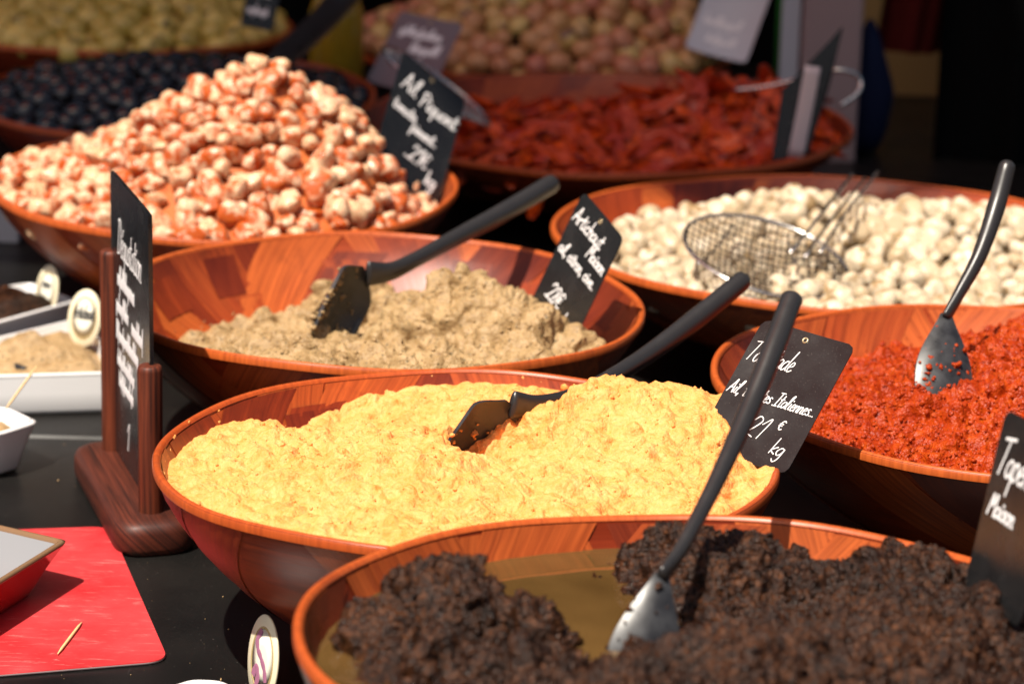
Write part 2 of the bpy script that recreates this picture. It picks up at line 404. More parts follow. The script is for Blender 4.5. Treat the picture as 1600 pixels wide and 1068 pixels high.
# canopy added up left, out of view, to keep the rear bowls in the shade
aw = empty('awning', (0, 4.4, 0)); tag(aw, 'dark red awning high up, left behind the stall', 'awning')
nu, nv = 40, 30
AWX0, AWX1 = -3.3, -0.34
uu, vv = np.meshgrid(np.linspace(AWX0, AWX1, nu), np.linspace(0, 1, nv), indexing='ij')
AWZ = 3.3; AW0 = 2.80 + SUN.y / SUN.z * (AWZ - 0.1)
yy = AW0 - 4.4 + vv * 2.2; zz = AWZ + 0.30 * vv + 0.03 * np.sin(uu * 5) * vv
V = np.stack([uu, yy, zz], -1).reshape(-1, 3)
Fq = grid_faces(nu, nv)
obj('canvas', mesh_np('canvas', V, Fq), M['awning_cloth'], aw)
mb = MB()
xs = np.linspace(AWX0, AWX1, 105)
fr = np.stack([xs, np.full_like(xs, AW0 - 4.4 - 0.002), np.full_like(xs, AWZ - 0.003)], -1); lo = fr.copy(); lo[:, 2] -= 0.10 + 0.04 * np.abs(np.sin(xs * 6)); lo[:, 1] += 0.004 * np.sin(xs * 23)
mb.add(np.vstack([fr, lo]), [(i, i + 1, 105 + i + 1, 105 + i) for i in range(104)]); mb.build('valance', M['awning_cloth'], aw)
for sx in (AWX0 + 0.1, AWX1 - 0.05):
    v, f = tube([(sx, 1.2, -0.86), (sx, 1.2, AWZ + 0.17)], 0.02); o = obj('pole', mesh_np('pole', v, f), M['post_paint'], aw)

# ------------------------------------------------------------------ bowls
class Bowl:
    def __init__(s, name, label, c, zrim, R, a, b, veneer_out=True, seed=0):
        s.R, s.H = R, zrim - 0.004
        s.root = empty(name)
        rot = Euler((rad(a), 0, 0)).to_matrix() @ Euler((0, rad(-b), 0)).to_matrix()
        s.mat = Matrix.Translation((c[0], c[1], zrim)) @ rot.to_4x4()          # rim-plane frame
        base = s.mat @ Matrix.Translation((0, 0, -s.H)); s.root.matrix_world = base
        s.inv = s.mat.inverted()
        tag(s.root, label, 'bowl', 'wooden serving bowls on the stall')
        rng = np.random.default_rng(100 + seed)
        # outer profile, arc-length parametrised from the rim down
        Hp = s.H / 0.845; t = np.linspace(0, 0.845, 120)
        z = -t * Hp; r = R * (1 - t ** 1.44) ** (1 / 1.44)
        s.out = s._arc(np.stack([r, z], -1))
        # inner: offset by wall thickness
        oo = s.out[:, :2]; T = np.gradient(oo, axis=0); T /= np.linalg.norm(T, axis=1)[:, None]
        nrm = np.stack([T[:, 1], -T[:, 0]], -1)                                # points inwards (towards the axis, up)
        nrm *= np.where(nrm[:, :1] > 0, -1, 1)
        inn = oo + nrm * 0.0044
        s.inn = s._arc(inn[inn[:, 1] <= 0.0])
        nth = 168
        th = np.linspace(0, 2 * math.pi, nth, endpoint=False)
        wob = 1 + 0.004 * np.sin(2 * th + rng.uniform(0, 6)) + 0.002 * np.sin(5 * th + rng.uniform(0, 6))
        zw = 0.0015 * np.sin(2 * th + rng.uniform(0, 6)) + 0.0008 * np.sin(7 * th + rng.uniform(0, 6))
        s.th, s.wob, s.zw = th, wob, zw
        def lathe(prof, flip=False):
            n = len(prof)
            fade = np.clip(1 + prof[:, 1] / s.H, 0, 1)[:, None]
            rr = prof[:, 0][:, None] * (1 + (wob - 1)[None] * fade)
            V = np.stack([rr * np.cos(th)[None], rr * np.sin(th)[None], prof[:, 1][:, None] + zw[None] * fade + s.H], -1).reshape(-1, 3)
            d = np.r_[0, np.cumsum(np.linalg.norm(np.diff(prof, axis=0), axis=1))]
            uv = np.stack(np.broadcast_arrays(d[:, None] * 1.0, (th * R)[None]), -1).reshape(-1, 2)
            F = grid_faces(n, nth, True)
            return V, F[:, ::-1] if flip else F, uv
        pick = lambda p, k: p[np.unique(np.linspace(0, len(p) - 1, k).astype(int))]
        o_ = pick(s.out, 26); i_ = pick(s.inn, 26)
        o_, i_ = o_[:, :2], i_[:, :2]
        Vo, Fo, uo = lathe(o_, True); Vi, Fi, ui = lathe(i_)
        # bottom discs
        nb = len(Vo); V = np.vstack([Vo, Vi]); F = np.vstack([Fo, Fi + nb]); uv = np.vstack([uo, ui])
        k = len(V); V = np.vstack([V, [(0, 0, Vo[-1, 2]), (0, 0, Vi[-1, 2])]]); uv = np.vstack([uv, [(0, 0), (0, 0)]])
        polys = [tuple(f) for f in F]
        lo0 = (len(o_) - 1) * nth; li0 = nb + (len(i_) - 1) * nth
        for j in range(nth):
            polys.append((lo0 + j, lo0 + (j + 1) % nth, k)); polys.append((li0 + (j + 1) % nth, li0 + j, k + 1))
        body = obj('body', mesh_np('bowl_body', V, polys, True, uv), M['bowl_wood'], s.root)
        # rim: rounded lip band
        ri = s.inn[0, 0]; ro = R; w = ro - ri
        prof = np.array([(ro + 0.0004, -0.0055), (ro + 0.0005, -0.0012), (ro - 0.0006, 0.0004), (ro - 0.4 * w, 0.0008), (ri + 0.3 * w, 0.0006), (ri + 0.0002, -0.0002), (ri - 0.0006, -0.0018)])
        Vr, Fr, ur = lathe(prof, True)
        obj('rim', mesh_np('bowl_rim', Vr, Fr, True, ur[:, ::-1] * (1, 0.3)), M['rim_wood'], s.root)
        # veneer strips lining the wall, each its own piece
        def strip(prof_arc, side, th0, slant, width, s0, s1, lift):
            nl, nw = 14, 4
            ss = np.linspace(s0, s1, nl); ww = np.linspace(-0.5, 0.5, nw)
            S, W = np.meshgrid(ss, ww, indexing='ij')
            r = np.interp(S, prof_arc[:, 2], prof_arc[:, 0]); z = np.interp(S, prof_arc[:, 2], prof_arc[:, 1])
            dr = np.interp(S + 0.001, prof_arc[:, 2], prof_arc[:, 0]) - r; dz = np.interp(S + 0.001, prof_arc[:, 2], prof_arc[:, 1]) - z
            l = np.sqrt(dr * dr + dz * dz) + 1e-9; nr, nz = dz / l, -dr / l
            sg = np.where(nr > 0, -1, 1) * (1 if side == 'in' else -1)
            r2, z2 = r + nr * sg * lift, z + nz * sg * lift
            ang = th0 + slant * S / R + W * width / R
            fade = np.clip(1 + z / s.H, 0, 1)
            wb = np.interp(ang % (2 * math.pi), th, wob, period=2 * math.pi); zz = np.interp(ang % (2 * math.pi), th, zw, period=2 * math.pi)
            r2 = r2 * (1 + (wb - 1) * fade); z2 = z2 + zz * fade + s.H
            V = np.stack([r2 * np.cos(ang), r2 * np.sin(ang), z2], -1).reshape(-1, 3)
            uv = np.stack([W * width, S * math.hypot(1, slant)], -1).reshape(-1, 2)
            F = grid_faces(nl, nw)
            if side == 'out': F = F[:, ::-1]
            obj('veneer_strip', mesh_np('veneer_strip', V, F, True, uv), M['veneer'], body)
        smax = s.inn[-1, 2]
        for layer, (n, lift, cov) in enumerate(((19, 0.00035, 0.88), (13, 0.0008, 0.74))):
            for j in range(n):
                sl = (0.75 if layer else -0.6) * rng.choice((1, 1, -0.6)) * rng.uniform(0.7, 1.2)
                strip(s.inn, 'in', 2 * math.pi * (j + rng.uniform(-0.15, 0.15)) / n, sl, 2 * math.pi * R / n * cov, 0.0015 + rng.uniform(0, 0.0015), smax * rng.uniform(0.62, 0.9), lift + rng.uniform(0, 0.00025))
        for j in range(16):                                                     # short blocks laid over the strips
            a0 = rng.uniform(0.004, 0.05)
            strip(s.inn, 'in', 2 * math.pi * (j + rng.uniform(-0.4, 0.4)) / 16, rng.choice((-0.8, 0.0, 0.0, 0.8)), rng.uniform(0.025, 0.05), a0, min(a0 + rng.uniform(0.02, 0.045), smax * 0.95), 0.0013 + rng.uniform(0, 0.0003))
        if veneer_out:
            n = 16; smo = s.out[-1, 2]
            for j in range(n):
                strip(s.out, 'out', 2 * math.pi * (j + rng.uniform(-0.2, 0.2)) / n, rng.choice((-0.7, 0.7, 0.9)), 2 * math.pi * R / n * 0.74, 0.0062, smo * rng.uniform(0.6, 0.95), 0.0004 + rng.uniform(0, 0.0004))
    @staticmethod
    def _arc(p):
        d = np.r_[0, np.cumsum(np.linalg.norm(np.diff(p, axis=0), axis=1))]
        return np.column_stack([p, d])
    def r_in(s, z):
        return np.interp(-np.asarray(z), -s.inn[:, 1], s.inn[:, 0])
    def L(s, x, y, zr):                                                        # local (x, y) of the point seen at a pixel, zr above the rim plane
        z = s.mat.translation.z + zr
        for _ in range(3):
            p = s.inv @ at(x, y, z); z += zr - p.z
        return np.array((p.x, p.y))

BW = dict(
 houmous=Bowl('wooden_bowl', 'varnished wooden bowl heaped with pale yellow spread', (-0.028, 1.769), .140, .206, -1.2, 0.1, seed=1),
 brown=Bowl('wooden_bowl', 'varnished wooden bowl holding lumpy brown artichoke spread', (-0.109, 2.203), .130, .215, 0.0, -1.0, seed=2),
 black=Bowl('wooden_bowl', 'nearest wooden bowl, filled with dark olive spread and amber oil', (0.102, 1.360), .180, .210, -2.2, -0.2, seed=3),
 red=Bowl('wooden_bowl', 'wooden bowl filled with bright red tomato spread', (0.386, 2.003), .130, .238, -0.7, -0.4, seed=4),
 mush=Bowl('wooden_bowl', 'wooden bowl filled with small pale mushrooms and a wire skimmer', (0.296, 2.539), .110, .263, 0.1, -0.3, seed=5),
 garlic=Bowl('wooden_bowl', 'wooden bowl heaped high with red spiced garlic cloves', (-0.278, 2.623), .130, .223, 1.2, -0.8, seed=6),
 tomato=Bowl('wooden_bowl', 'wide wooden bowl of sun dried tomatoes in the shade', (0.102, 3.118), .100, .274, 0.6, 0.3, seed=7),
 bolive=Bowl('wooden_bowl', 'wooden bowl of glossy black olives behind the garlic', (-0.385, 3.112), .118, .226, 1.2, 0.5, False, seed=8),
 golive=Bowl('wooden_bowl', 'rear wooden bowl of green olives behind the black olives', (-0.505, 3.560), .120, .215, -0.1, 0.4, False, seed=9),
 rolive=Bowl('wooden_bowl', 'rear wooden bowl heaped with brown and pink olives behind the tomatoes', (0.03, 3.645), .092, .250, 0, 0, False, seed=10),
)

# ------------------------------------------------------------------ spreads
def gauss(X, Y, c, s, h, p=2):
    sx, sy = (s, s) if np.isscalar(s) else s
    return h * np.exp(-0.5 * ((((X - c[0]) / sx) ** 2 + ((Y - c[1]) / sy) ** 2) ** (p / 2)))
def spread(name, label, bowl, zf, mat, nr, nt, crumb, seed):
    th = np.linspace(0, 2 * math.pi, nt, endpoint=False)
    # radius where the surface meets the wall
    re = np.full(nt, bowl.R * 0.9)
    for _ in range(25):
        re = 0.5 * re + 0.5 * (bowl.r_in(np.minimum(zf(re * np.cos(th), re * np.sin(th)), -0.001)) + 0.0012)
    k = np.linspace(0, 1, nr) ** 0.75
    Rr = k[:, None] * re[None]; X = Rr * np.cos(th); Y = Rr * np.sin(th)
    Z = zf(X, Y)
    P = np.stack([X, Y, Z], -1).reshape(-1, 3)
    # crumbly relief along the surface normal, fading out at the wall
    ix = np.gradient(P.reshape(nr, nt, 3), axis=0); iy = np.roll(P.reshape(nr, nt, 3), -1, 1) - np.roll(P.reshape(nr, nt, 3), 1, 1)
    nn = np.cross(ix, iy); nn /= np.linalg.norm(nn, axis=-1, keepdims=True) + 1e-12
    nn = nn.reshape(-1, 3); nn[:nt] = (0, 0, 1)
    edge = np.clip((1 - k) / 0.05, 0.12, 1)[:, None].repeat(nt, 1).ravel()
    d = np.zeros(len(P)); Q = P + 0.004 * np.stack([vnoise(P * 90 + 5, seed), vnoise(P * 90 + 31, seed), vnoise(P * 90 + 57, seed)], -1)
    for sc, amp, typ in crumb:
        if typ == 'w':
            w = worley(Q * sc, seed); d += amp * (0.35 + 1.1 * np.clip(0.5 + 0.9 * vnoise(P * 40, seed), 0, 1)) * (np.sqrt(np.clip(1 - w * w, 0, 1)) - 0.5)
        elif typ == 'b':
            d += amp * (np.minimum(np.abs(gnoise(Q * sc, seed + 5)) * 2.2, 1.4) - 0.6)
        elif typ == 't':                                     # drag marks of the spoon
            a = 0.9 + 0.8 * vnoise(P * 7, seed); u = P[:, 0] * np.cos(a) + P[:, 1] * np.sin(a) + 0.006 * fbm(P * 30, 2, seed)
            d += amp * (np.abs(np.sin(u * sc)) - 0.6) * np.clip(0.2 + 1.4 * vnoise(P * 16, seed + 2), 0, 1)
        else:
            d += amp * fbm(Q * sc, 3, seed + 9)
        seed += 7
    P = P + nn * (d * edge)[:, None]
    V = P.reshape(nr, nt, 3)[1:].reshape(-1, 3)
    F = grid_faces(nr - 1, nt, True)
    c = len(V); V = np.vstack([V, P[:1]])
    tri = np.stack([np.full(nt, c), np.arange(nt), (np.arange(nt) + 1) % nt, (np.arange(nt) + 1) % nt], -1)
    me = bpy.data.meshes.new(name)
    F4 = F; n4 = len(F4); nT = nt
    loops = np.concatenate([F4.ravel(), tri[:, :3].ravel()]).astype(np.int32)
    me.vertices.add(len(V)); me.vertices.foreach_set('co', V.astype(np.float32).ravel())
    me.loops.add(len(loops)); me.loops.foreach_set('vertex_index', loops)
    me.polygons.add(n4 + nT)
    me.polygons.foreach_set('loop_start', np.concatenate([np.arange(0, n4 * 4, 4), n4 * 4 + np.arange(0, nT * 3, 3)]).astype(np.int32))
    me.polygons.foreach_set('loop_total', np.concatenate([np.full(n4, 4), np.full(nT, 3)]).astype(np.int32))
    me.update(calc_edges=True); me.validate()
    me.polygons.foreach_set('use_smooth', np.ones(n4 + nT, bool))
    o = obj(name, me, mat); o.matrix_world = bowl.mat
    tag(o, label, 'spread')
    SURF[o.name] = (V[: (nr - 1) * nt], nn[nt:], np.tile(re, nr - 1))
    return o
SURF = {}
def crumbs(name, bowl, zf, mat, n, size, seed, parent, rmax=0.93, where=None):
    """small loose crumbs lying on a spread: too small to pick apart, one part"""
    rng = np.random.default_rng(seed)
    base = np.array([(1, 1, 1), (-1, -1, 1), (-1, 1, -1), (1, -1, -1), (1.2, 0, 0), (-1.2, 0, 0), (0, 1.2, 0), (0, -1.2, 0), (0, 0, 1.2), (0, 0, -1.2)], float)
    ico = bpy.data.meshes.new('tmp'); import bmesh
    bm = bmesh.new(); bmesh.ops.create_icosphere(bm, subdivisions=1, radius=1); bm.verts.ensure_lookup_table()
    B = np.array([v.co[:] for v in bm.verts]); BF = np.array([[v.index for v in f.verts] for f in bm.faces]); bm.free(); bpy.data.meshes.remove(ico)
    SV, SN, SR = SURF[parent.name]; rr = np.hypot(SV[:, 0], SV[:, 1])
    ok = np.flatnonzero((rr < SR * rmax) & (rng.random(len(SV)) < rr / SR))
    if where is not None: ok = ok[where(SV[ok])]
    ok = rng.choice(ok, n); C_ = SV[ok] + SN[ok] * 0
    s = size * np.clip(rng.lognormal(0, 0.4, n), 0.4, 2.2)
    V = B[None] * (1 + 0.13 * rng.normal(size=(n, len(B), 1))) * (s[:, None] * rng.uniform(0.6, 1.3, (n, 3)))[:, None, :]
    V = V + (C_ + SN[ok] * (s * 0.15)[:, None])[:, None]
    F = (BF[None] + (np.arange(n) * len(B))[:, None, None]).reshape(-1, 3)
    o = obj(name, mesh_np(name, V.reshape(-1, 3), F, True), mat, parent); o['kind'] = 'stuff'
    return o

def lump(P, cx, cy, s, h, bowl, z): return (bowl.L(cx, cy, z), s, h)
b = BW['houmous']
H1 = b.L(908, 622, .02); H2 = b.L(560, 665, -.02); H3 = b.L(765, 690, -.03); H4 = b.L(1050, 690, .0); H5 = b.L(330, 700, -.02); H6 = b.L(640, 770, -.01); H7 = b.L(1010, 650, .01)
def zf_h(X, Y):
    P = np.stack([X, Y, 0 * X], -1).reshape(-1, 3)
    r2 = (X * X + Y * Y) / b.R ** 2
    z = -0.008 + 0.008 * (1 - r2) - 0.007 * np.clip(-X / b.R, 0, 1) ** 2
    z = z + gauss(X, Y, H1, (0.018, 0.018), 0.014) + gauss(X, Y, H7, (0.046, 0.030), 0.018) + gauss(X, Y, H4, (0.06, 0.05), 0.018)
    z = z - gauss(X, Y, H2, (0.055, 0.035), 0.026, 3) - gauss(X, Y, (0.020, 0.052), (0.036, 0.036), 0.042, 3.5) + gauss(X, Y, H6, (0.09, 0.03), 0.010)
    return z + (0.0035 * fbm(P * 26, 3, 3)).reshape(X.shape)
hm = spread('houmous_spread', 'pale yellow grainy spread heaped in the central bowl', b, zf_h, M['houmous'], 230, 860, [(18, 0.011, 'f'), (40, 0.0050, 'f'), (150, 0.0034, 't'), (55, 0.0026, 'b'), (130, 0.0012, 'b'), (260, 0.0018, 'w')], 11)
crumbs('crumb', b, zf_h, M['houmous'], 900, 0.0008, 1, hm, 0.88)

b2 = BW['brown']
A = [(b2.L(665, 475, -.01), (0.034, 0.026), 0.030), (b2.L(765, 455, .0), (0.040, 0.035), 0.036), (b2.L(535, 430, -.01), (0.022, 0.020), 0.026), (b2.L(830, 510, -.01), (0.036, 0.042), 0.036), (b2.L(400, 505, -.02), (0.035, 0.03), 0.010), (b2.L(620, 530, -.02), (0.035, 0.022), -0.022), (b2.L(455, 490, -.03), (0.03, 0.026), -0.018), (b2.L(540, 500, -.03), (0.03, 0.03), -0.016), (b2.L(560, 445, -.03), (0.03, 0.03), 0.016), (b2.L(880, 460, -.04), (0.03, 0.05), -0.03), (b2.L(700, 560, -.01), (0.06, 0.02), 0.008)]
def zf_b(X, Y):
    P = np.stack([X, Y, 0 * X], -1).reshape(-1, 3)
    z = -0.026 - 0.024 * np.clip((Y + 0.05) / b2.R, -0.8, 1) - 0.012 * np.clip(X / b2.R, 0, 1) ** 2 - 0.030 * np.clip((-X - 0.05) / 0.16, 0, 1)
    for c, s, h in A: z = z + gauss(X, Y, c, s, h, 2.6)
    return z + (0.0055 * fbm(P * 30, 3, 8)).reshape(X.shape)
bp = spread('artichoke_spread', 'lumpy beige brown artichoke spread in wooden bowl', b2, zf_b, M['artichoke'], 200, 660, [(20, 0.020, 'f'), (34, 0.0075, 'b'), (140, 0.003, 't'), (90, 0.0022, 'b'), (230, 0.0020, 'w')], 23)
crumbs('crumb', b2, zf_b, M['artichoke'], 1800, 0.0010, 2, bp, 0.85)

b3 = BW['red']
def zf_r(X, Y):
    P = np.stack([X, Y, 0 * X], -1).reshape(-1, 3)
    z = -0.030 + 0.030 * np.clip((X + 0.10) / 0.2, -0.5, 1.2) - 0.01 * np.clip(Y / b3.R, 0, 1)
    z = z + gauss(X, Y, b3.L(1400, 600, 0), (0.045, 0.04), 0.014) + gauss(X, Y, b3.L(1630, 520, 0.03), (0.085, 0.075), 0.045) - gauss(X, Y, b3.L(1470, 580, 0.0), (0.026, 0.032), 0.024) + gauss(X, Y, b3.L(1330, 660, -.01), (0.04, 0.03), 0.012)
    lim = 0.006 + 0.06 * np.clip(1 - (X * X + Y * Y) / (b3.R * 0.95) ** 2, 0, 1)
    return np.minimum(z + (0.0055 * fbm(P * 28, 3, 5)).reshape(X.shape), lim)
rp = spread('tomato_spread', 'bright red orange crumbly tomato spread in wooden bowl', b3, zf_r, M['red_spread'], 230, 800, [(24, 0.014, 'f'), (50, 0.0060, 'b'), (105, 0.0026, 'b'), (230, 0.0028, 'w')], 37)
crumbs('crumb', b3, zf_r, M['red_spread'], 8000, 0.0011, 3, rp, 0.90)

b4 = BW['black']
K = [(b4.L(710, 915, .005), (0.034, 0.028), 0.046), (b4.L(640, 985, -.01), (0.035, 0.030), 0.030), (b4.L(740, 1035, -.01), (0.05, 0.022), 0.026), (b4.L(850, 965, -.005), (0.014, 0.020), 0.022), (b4.L(1040, 845, .01), (0.050, 0.042), 0.036), (b4.L(940, 885, -.01), (0.05, 0.02), 0.012), (b4.L(1250, 870, .0), (0.08, 0.05), 0.022), (b4.L(1415, 850, .01), (0.030, 0.030), 0.020), (b4.L(1350, 960, .01), (0.10, 0.06), 0.034), (b4.L(1150, 1050, .0), (0.08, 0.04), 0.030), (b4.L(1500, 900, .01), (0.05, 0.05), 0.022), (b4.L(960, 1080, 0), (0.08, 0.03), 0.022), (b4.L(990, 960, -.01), (0.02, 0.035), -0.030), (b4.L(890, 925, -.02), (0.036, 0.032), -0.045), (b4.L(760, 875, -.02), (0.05, 0.015), -0.03)]
OIL_Z = -0.020
def zf_k(X, Y):
    P = np.stack([X, Y, 0 * X], -1).reshape(-1, 3)
    z = -0.040 + 0 * X
    for c, s, h in K: z = z + gauss(X, Y, c, s, h, 2.4)
    z = z + (0.0065 * fbm(P * 30, 3, 15)).reshape(X.shape)
    return np.minimum(z, 0.022 - 0.014 * (X * X + Y * Y) / b4.R ** 2)
kp = spread('olive_spread', 'dark brown black olive spread lying in amber oil', b4, zf_k, M['black_spread'], 300, 1000, [(26, 0.012, 'f'), (48, 0.0065, 'b'), (120, 0.0020, 'b'), (330, 0.0020, 'w')], 51)
crumbs('crumb', b4, zf_k, M['black_spread'], 8000, 0.0009, 4, kp, 0.90, lambda p: p[:, 2] > OIL_Z - 0.002)
th = np.linspace(0, 2 * math.pi, 128, endpoint=False); ro = b4.r_in(OIL_Z) + 0.001
rings = [np.stack([np.cos(th) * ro * k, np.sin(th) * ro * k, np.full(128, OIL_Z + (0.0006 if k == 1 else 0))], -1) for k in (1, 0.985, 0.7, 0.35, 0.02)]
V, F = loft(rings, (False, True))
o = obj('oil_pool', mesh_np('oil_pool', V, F), M['oil']); o.matrix_world = b4.mat; tag(o, 'murky amber oil pooled around the dark olive spread', 'oil')

def wall_smear(bowl, zf, mat, n, seed, parent):
    rng = np.random.default_rng(seed); Vb, Fb = ICO_S; VV, FF = [], []; k = 0
    arc = bowl.inn
    while k < n * len(Vb):
        t = rng.random() * 6.2832; r0 = bowl.R * 0.9
        ze = float(zf(np.array([r0 * math.cos(t)]), np.array([r0 * math.sin(t)]))[0])
        z = ze + abs(rng.normal(0, 0.007))
        if z > -0.001: continue
        r = float(bowl.r_in(z)) - 0.0008; c = np.array((r * math.cos(t), r * math.sin(t), z))
        sc = 0.0011 * min(rng.lognormal(0, 0.6), 2.6); rd = np.array((math.cos(t), math.sin(t), 0)); td = np.array((-math.sin(t), math.cos(t), 0))
        B = Vb * (1 + 0.25 * rng.normal(size=(len(Vb), 1))) * sc
        VV.append(B[:, :1] * 0.35 * rd + B[:, 1:2] * rng.uniform(0.7, 1.6) * td + B[:, 2:3] * np.array((0, 0, 1.0)) * rng.uniform(0.7, 1.8) + c); FF.append(Fb + k); k += len(Vb)
    o = obj('wall_smear', mesh_np('wall_smear', np.vstack(VV), np.vstack(FF)), mat, parent); o['kind'] = 'stuff'

# ------------------------------------------------------------------ heaped food, piece by piece
import bmesh
def ico(sub):
    bm = bmesh.new(); bmesh.ops.create_icosphere(bm, subdivisions=sub, radius=1); bm.verts.ensure_lookup_table()
    V = np.array([v.co[:] for v in bm.verts]); F = np.array([[v.index for v in f.verts] for f in bm.faces]); bm.free(); return V, F
ICO = {k: ico(k) for k in (1, 2, 3, 4)}; ICO_S = ICO[1]
wall_smear(b, zf_h, M['houmous'], 90, 61, hm); wall_smear(b2, zf_b, M['artichoke'], 140, 62, bp); wall_smear(b3, zf_r, M['red_spread'], 160, 63, rp)
rng = np.random.default_rng(5); VV, FF, k = [], [], 0
for i in range(60):
    p = at(rng.uniform(0, 470), rng.uniform(600, 1066), 0.0); r = 0.00035 * rng.lognormal(0, 0.5)
    VV.append(ICO[1][0] * r * rng.uniform(0.6, 1.6, 3) + np.array((p.x, p.y, r * 0.6 + 0.0001))); FF.append(ICO[1][1] + k); k += len(ICO[1][0])
o = obj('table_crumbs', mesh_np('table_crumbs', np.vstack(VV), np.vstack(FF)), M['artichoke']); tag(o, 'tiny pale crumbs scattered on the black table', 'crumbs', kind='stuff')
def piece(kind, seed, sub):
    V, F = ICO[sub]; V = V.copy(); rng = np.random.default_rng(seed); pit = None
    x, y, z = V.T
    if kind == 'garlic':
        t = (z + 1) / 2; el = rng.uniform(1.0, 1.35)
        s = 1 - 0.38 * t ** 1.6
        X = x * s * rng.uniform(0.85, 1.0); Y = y * s; Z = z * el
        X = np.where(X < -0.35, -0.35 + (X + 0.35) * 0.35, X) + 0.10 * z * z
        Y = np.where(Y > 0.6, 0.6 + (Y - 0.6) * 0.4, Y)
        V = np.stack([X, Y, Z], -1); V *= 1 + (0.10 * vnoise(V * 1.6 + seed, seed) + 0.04 * vnoise(V * 4, seed))[:, None]
    elif kind == 'mushroom':
        V = V * (1, 1, rng.uniform(0.82, 1.05)); rr = np.sqrt(x * x + y * y)
        dim = np.exp(-(rr / 0.30) ** 2) * (z > 0); V[:, 2] -= 0.28 * dim
        V[:, :2] *= (1 - 0.12 * np.clip(-z, 0, 1))[:, None]
        V *= 1 + (0.06 * vnoise(V * 1.7 + seed, seed))[:, None]
        pit = (rr < 0.25) & (z > 0)
    elif kind == 'tomato':
        L, W, T = rng.uniform(2.8, 4.2), rng.uniform(0.55, 0.8), 0.24
        V = V * (L, W, T); V[:, 2] += 0.34 * (V[:, 1] / W) ** 2 * rng.uniform(0.5, 1.3) + 0.30 * (V[:, 0] / L) ** 2 * rng.uniform(-1, 1.2)
        V[:, 1] += 0.35 * np.sin(V[:, 0] / L * 2 + seed) * rng.uniform(-1, 1)
        V[:, 2] += 0.16 * vnoise(V * 1.6 + seed, seed) + 0.07 * vnoise(V * 4.5, seed); V[:, 1] += 0.12 * vnoise(V * 2.2 + 9, seed)
    if kind in ('garlic', 'mushroom'):
        for _ in range(5 if kind == 'garlic' else 3):
            nn = rng.normal(size=3); nn /= np.linalg.norm(nn); d = V @ nn; lim = np.percentile(d, 97) * rng.uniform(0.66, 0.9)
            V = V - np.clip(d - lim, 0, None)[:, None] * nn * 0.85
    if kind == 'olive':
        V = V * (1, 1, rng.uniform(1.12, 1.32)); V *= 1 + (0.05 * vnoise(V * 1.5 + seed, seed))[:, None]
        rr = np.sqrt(x * x + y * y); V[:, 2] -= 0.16 * np.exp(-(rr / 0.2) ** 2) * (z > 0)
    return V, F, pit
simple('pit_dark', (0.07, 0.045, 0.02), 0.8)
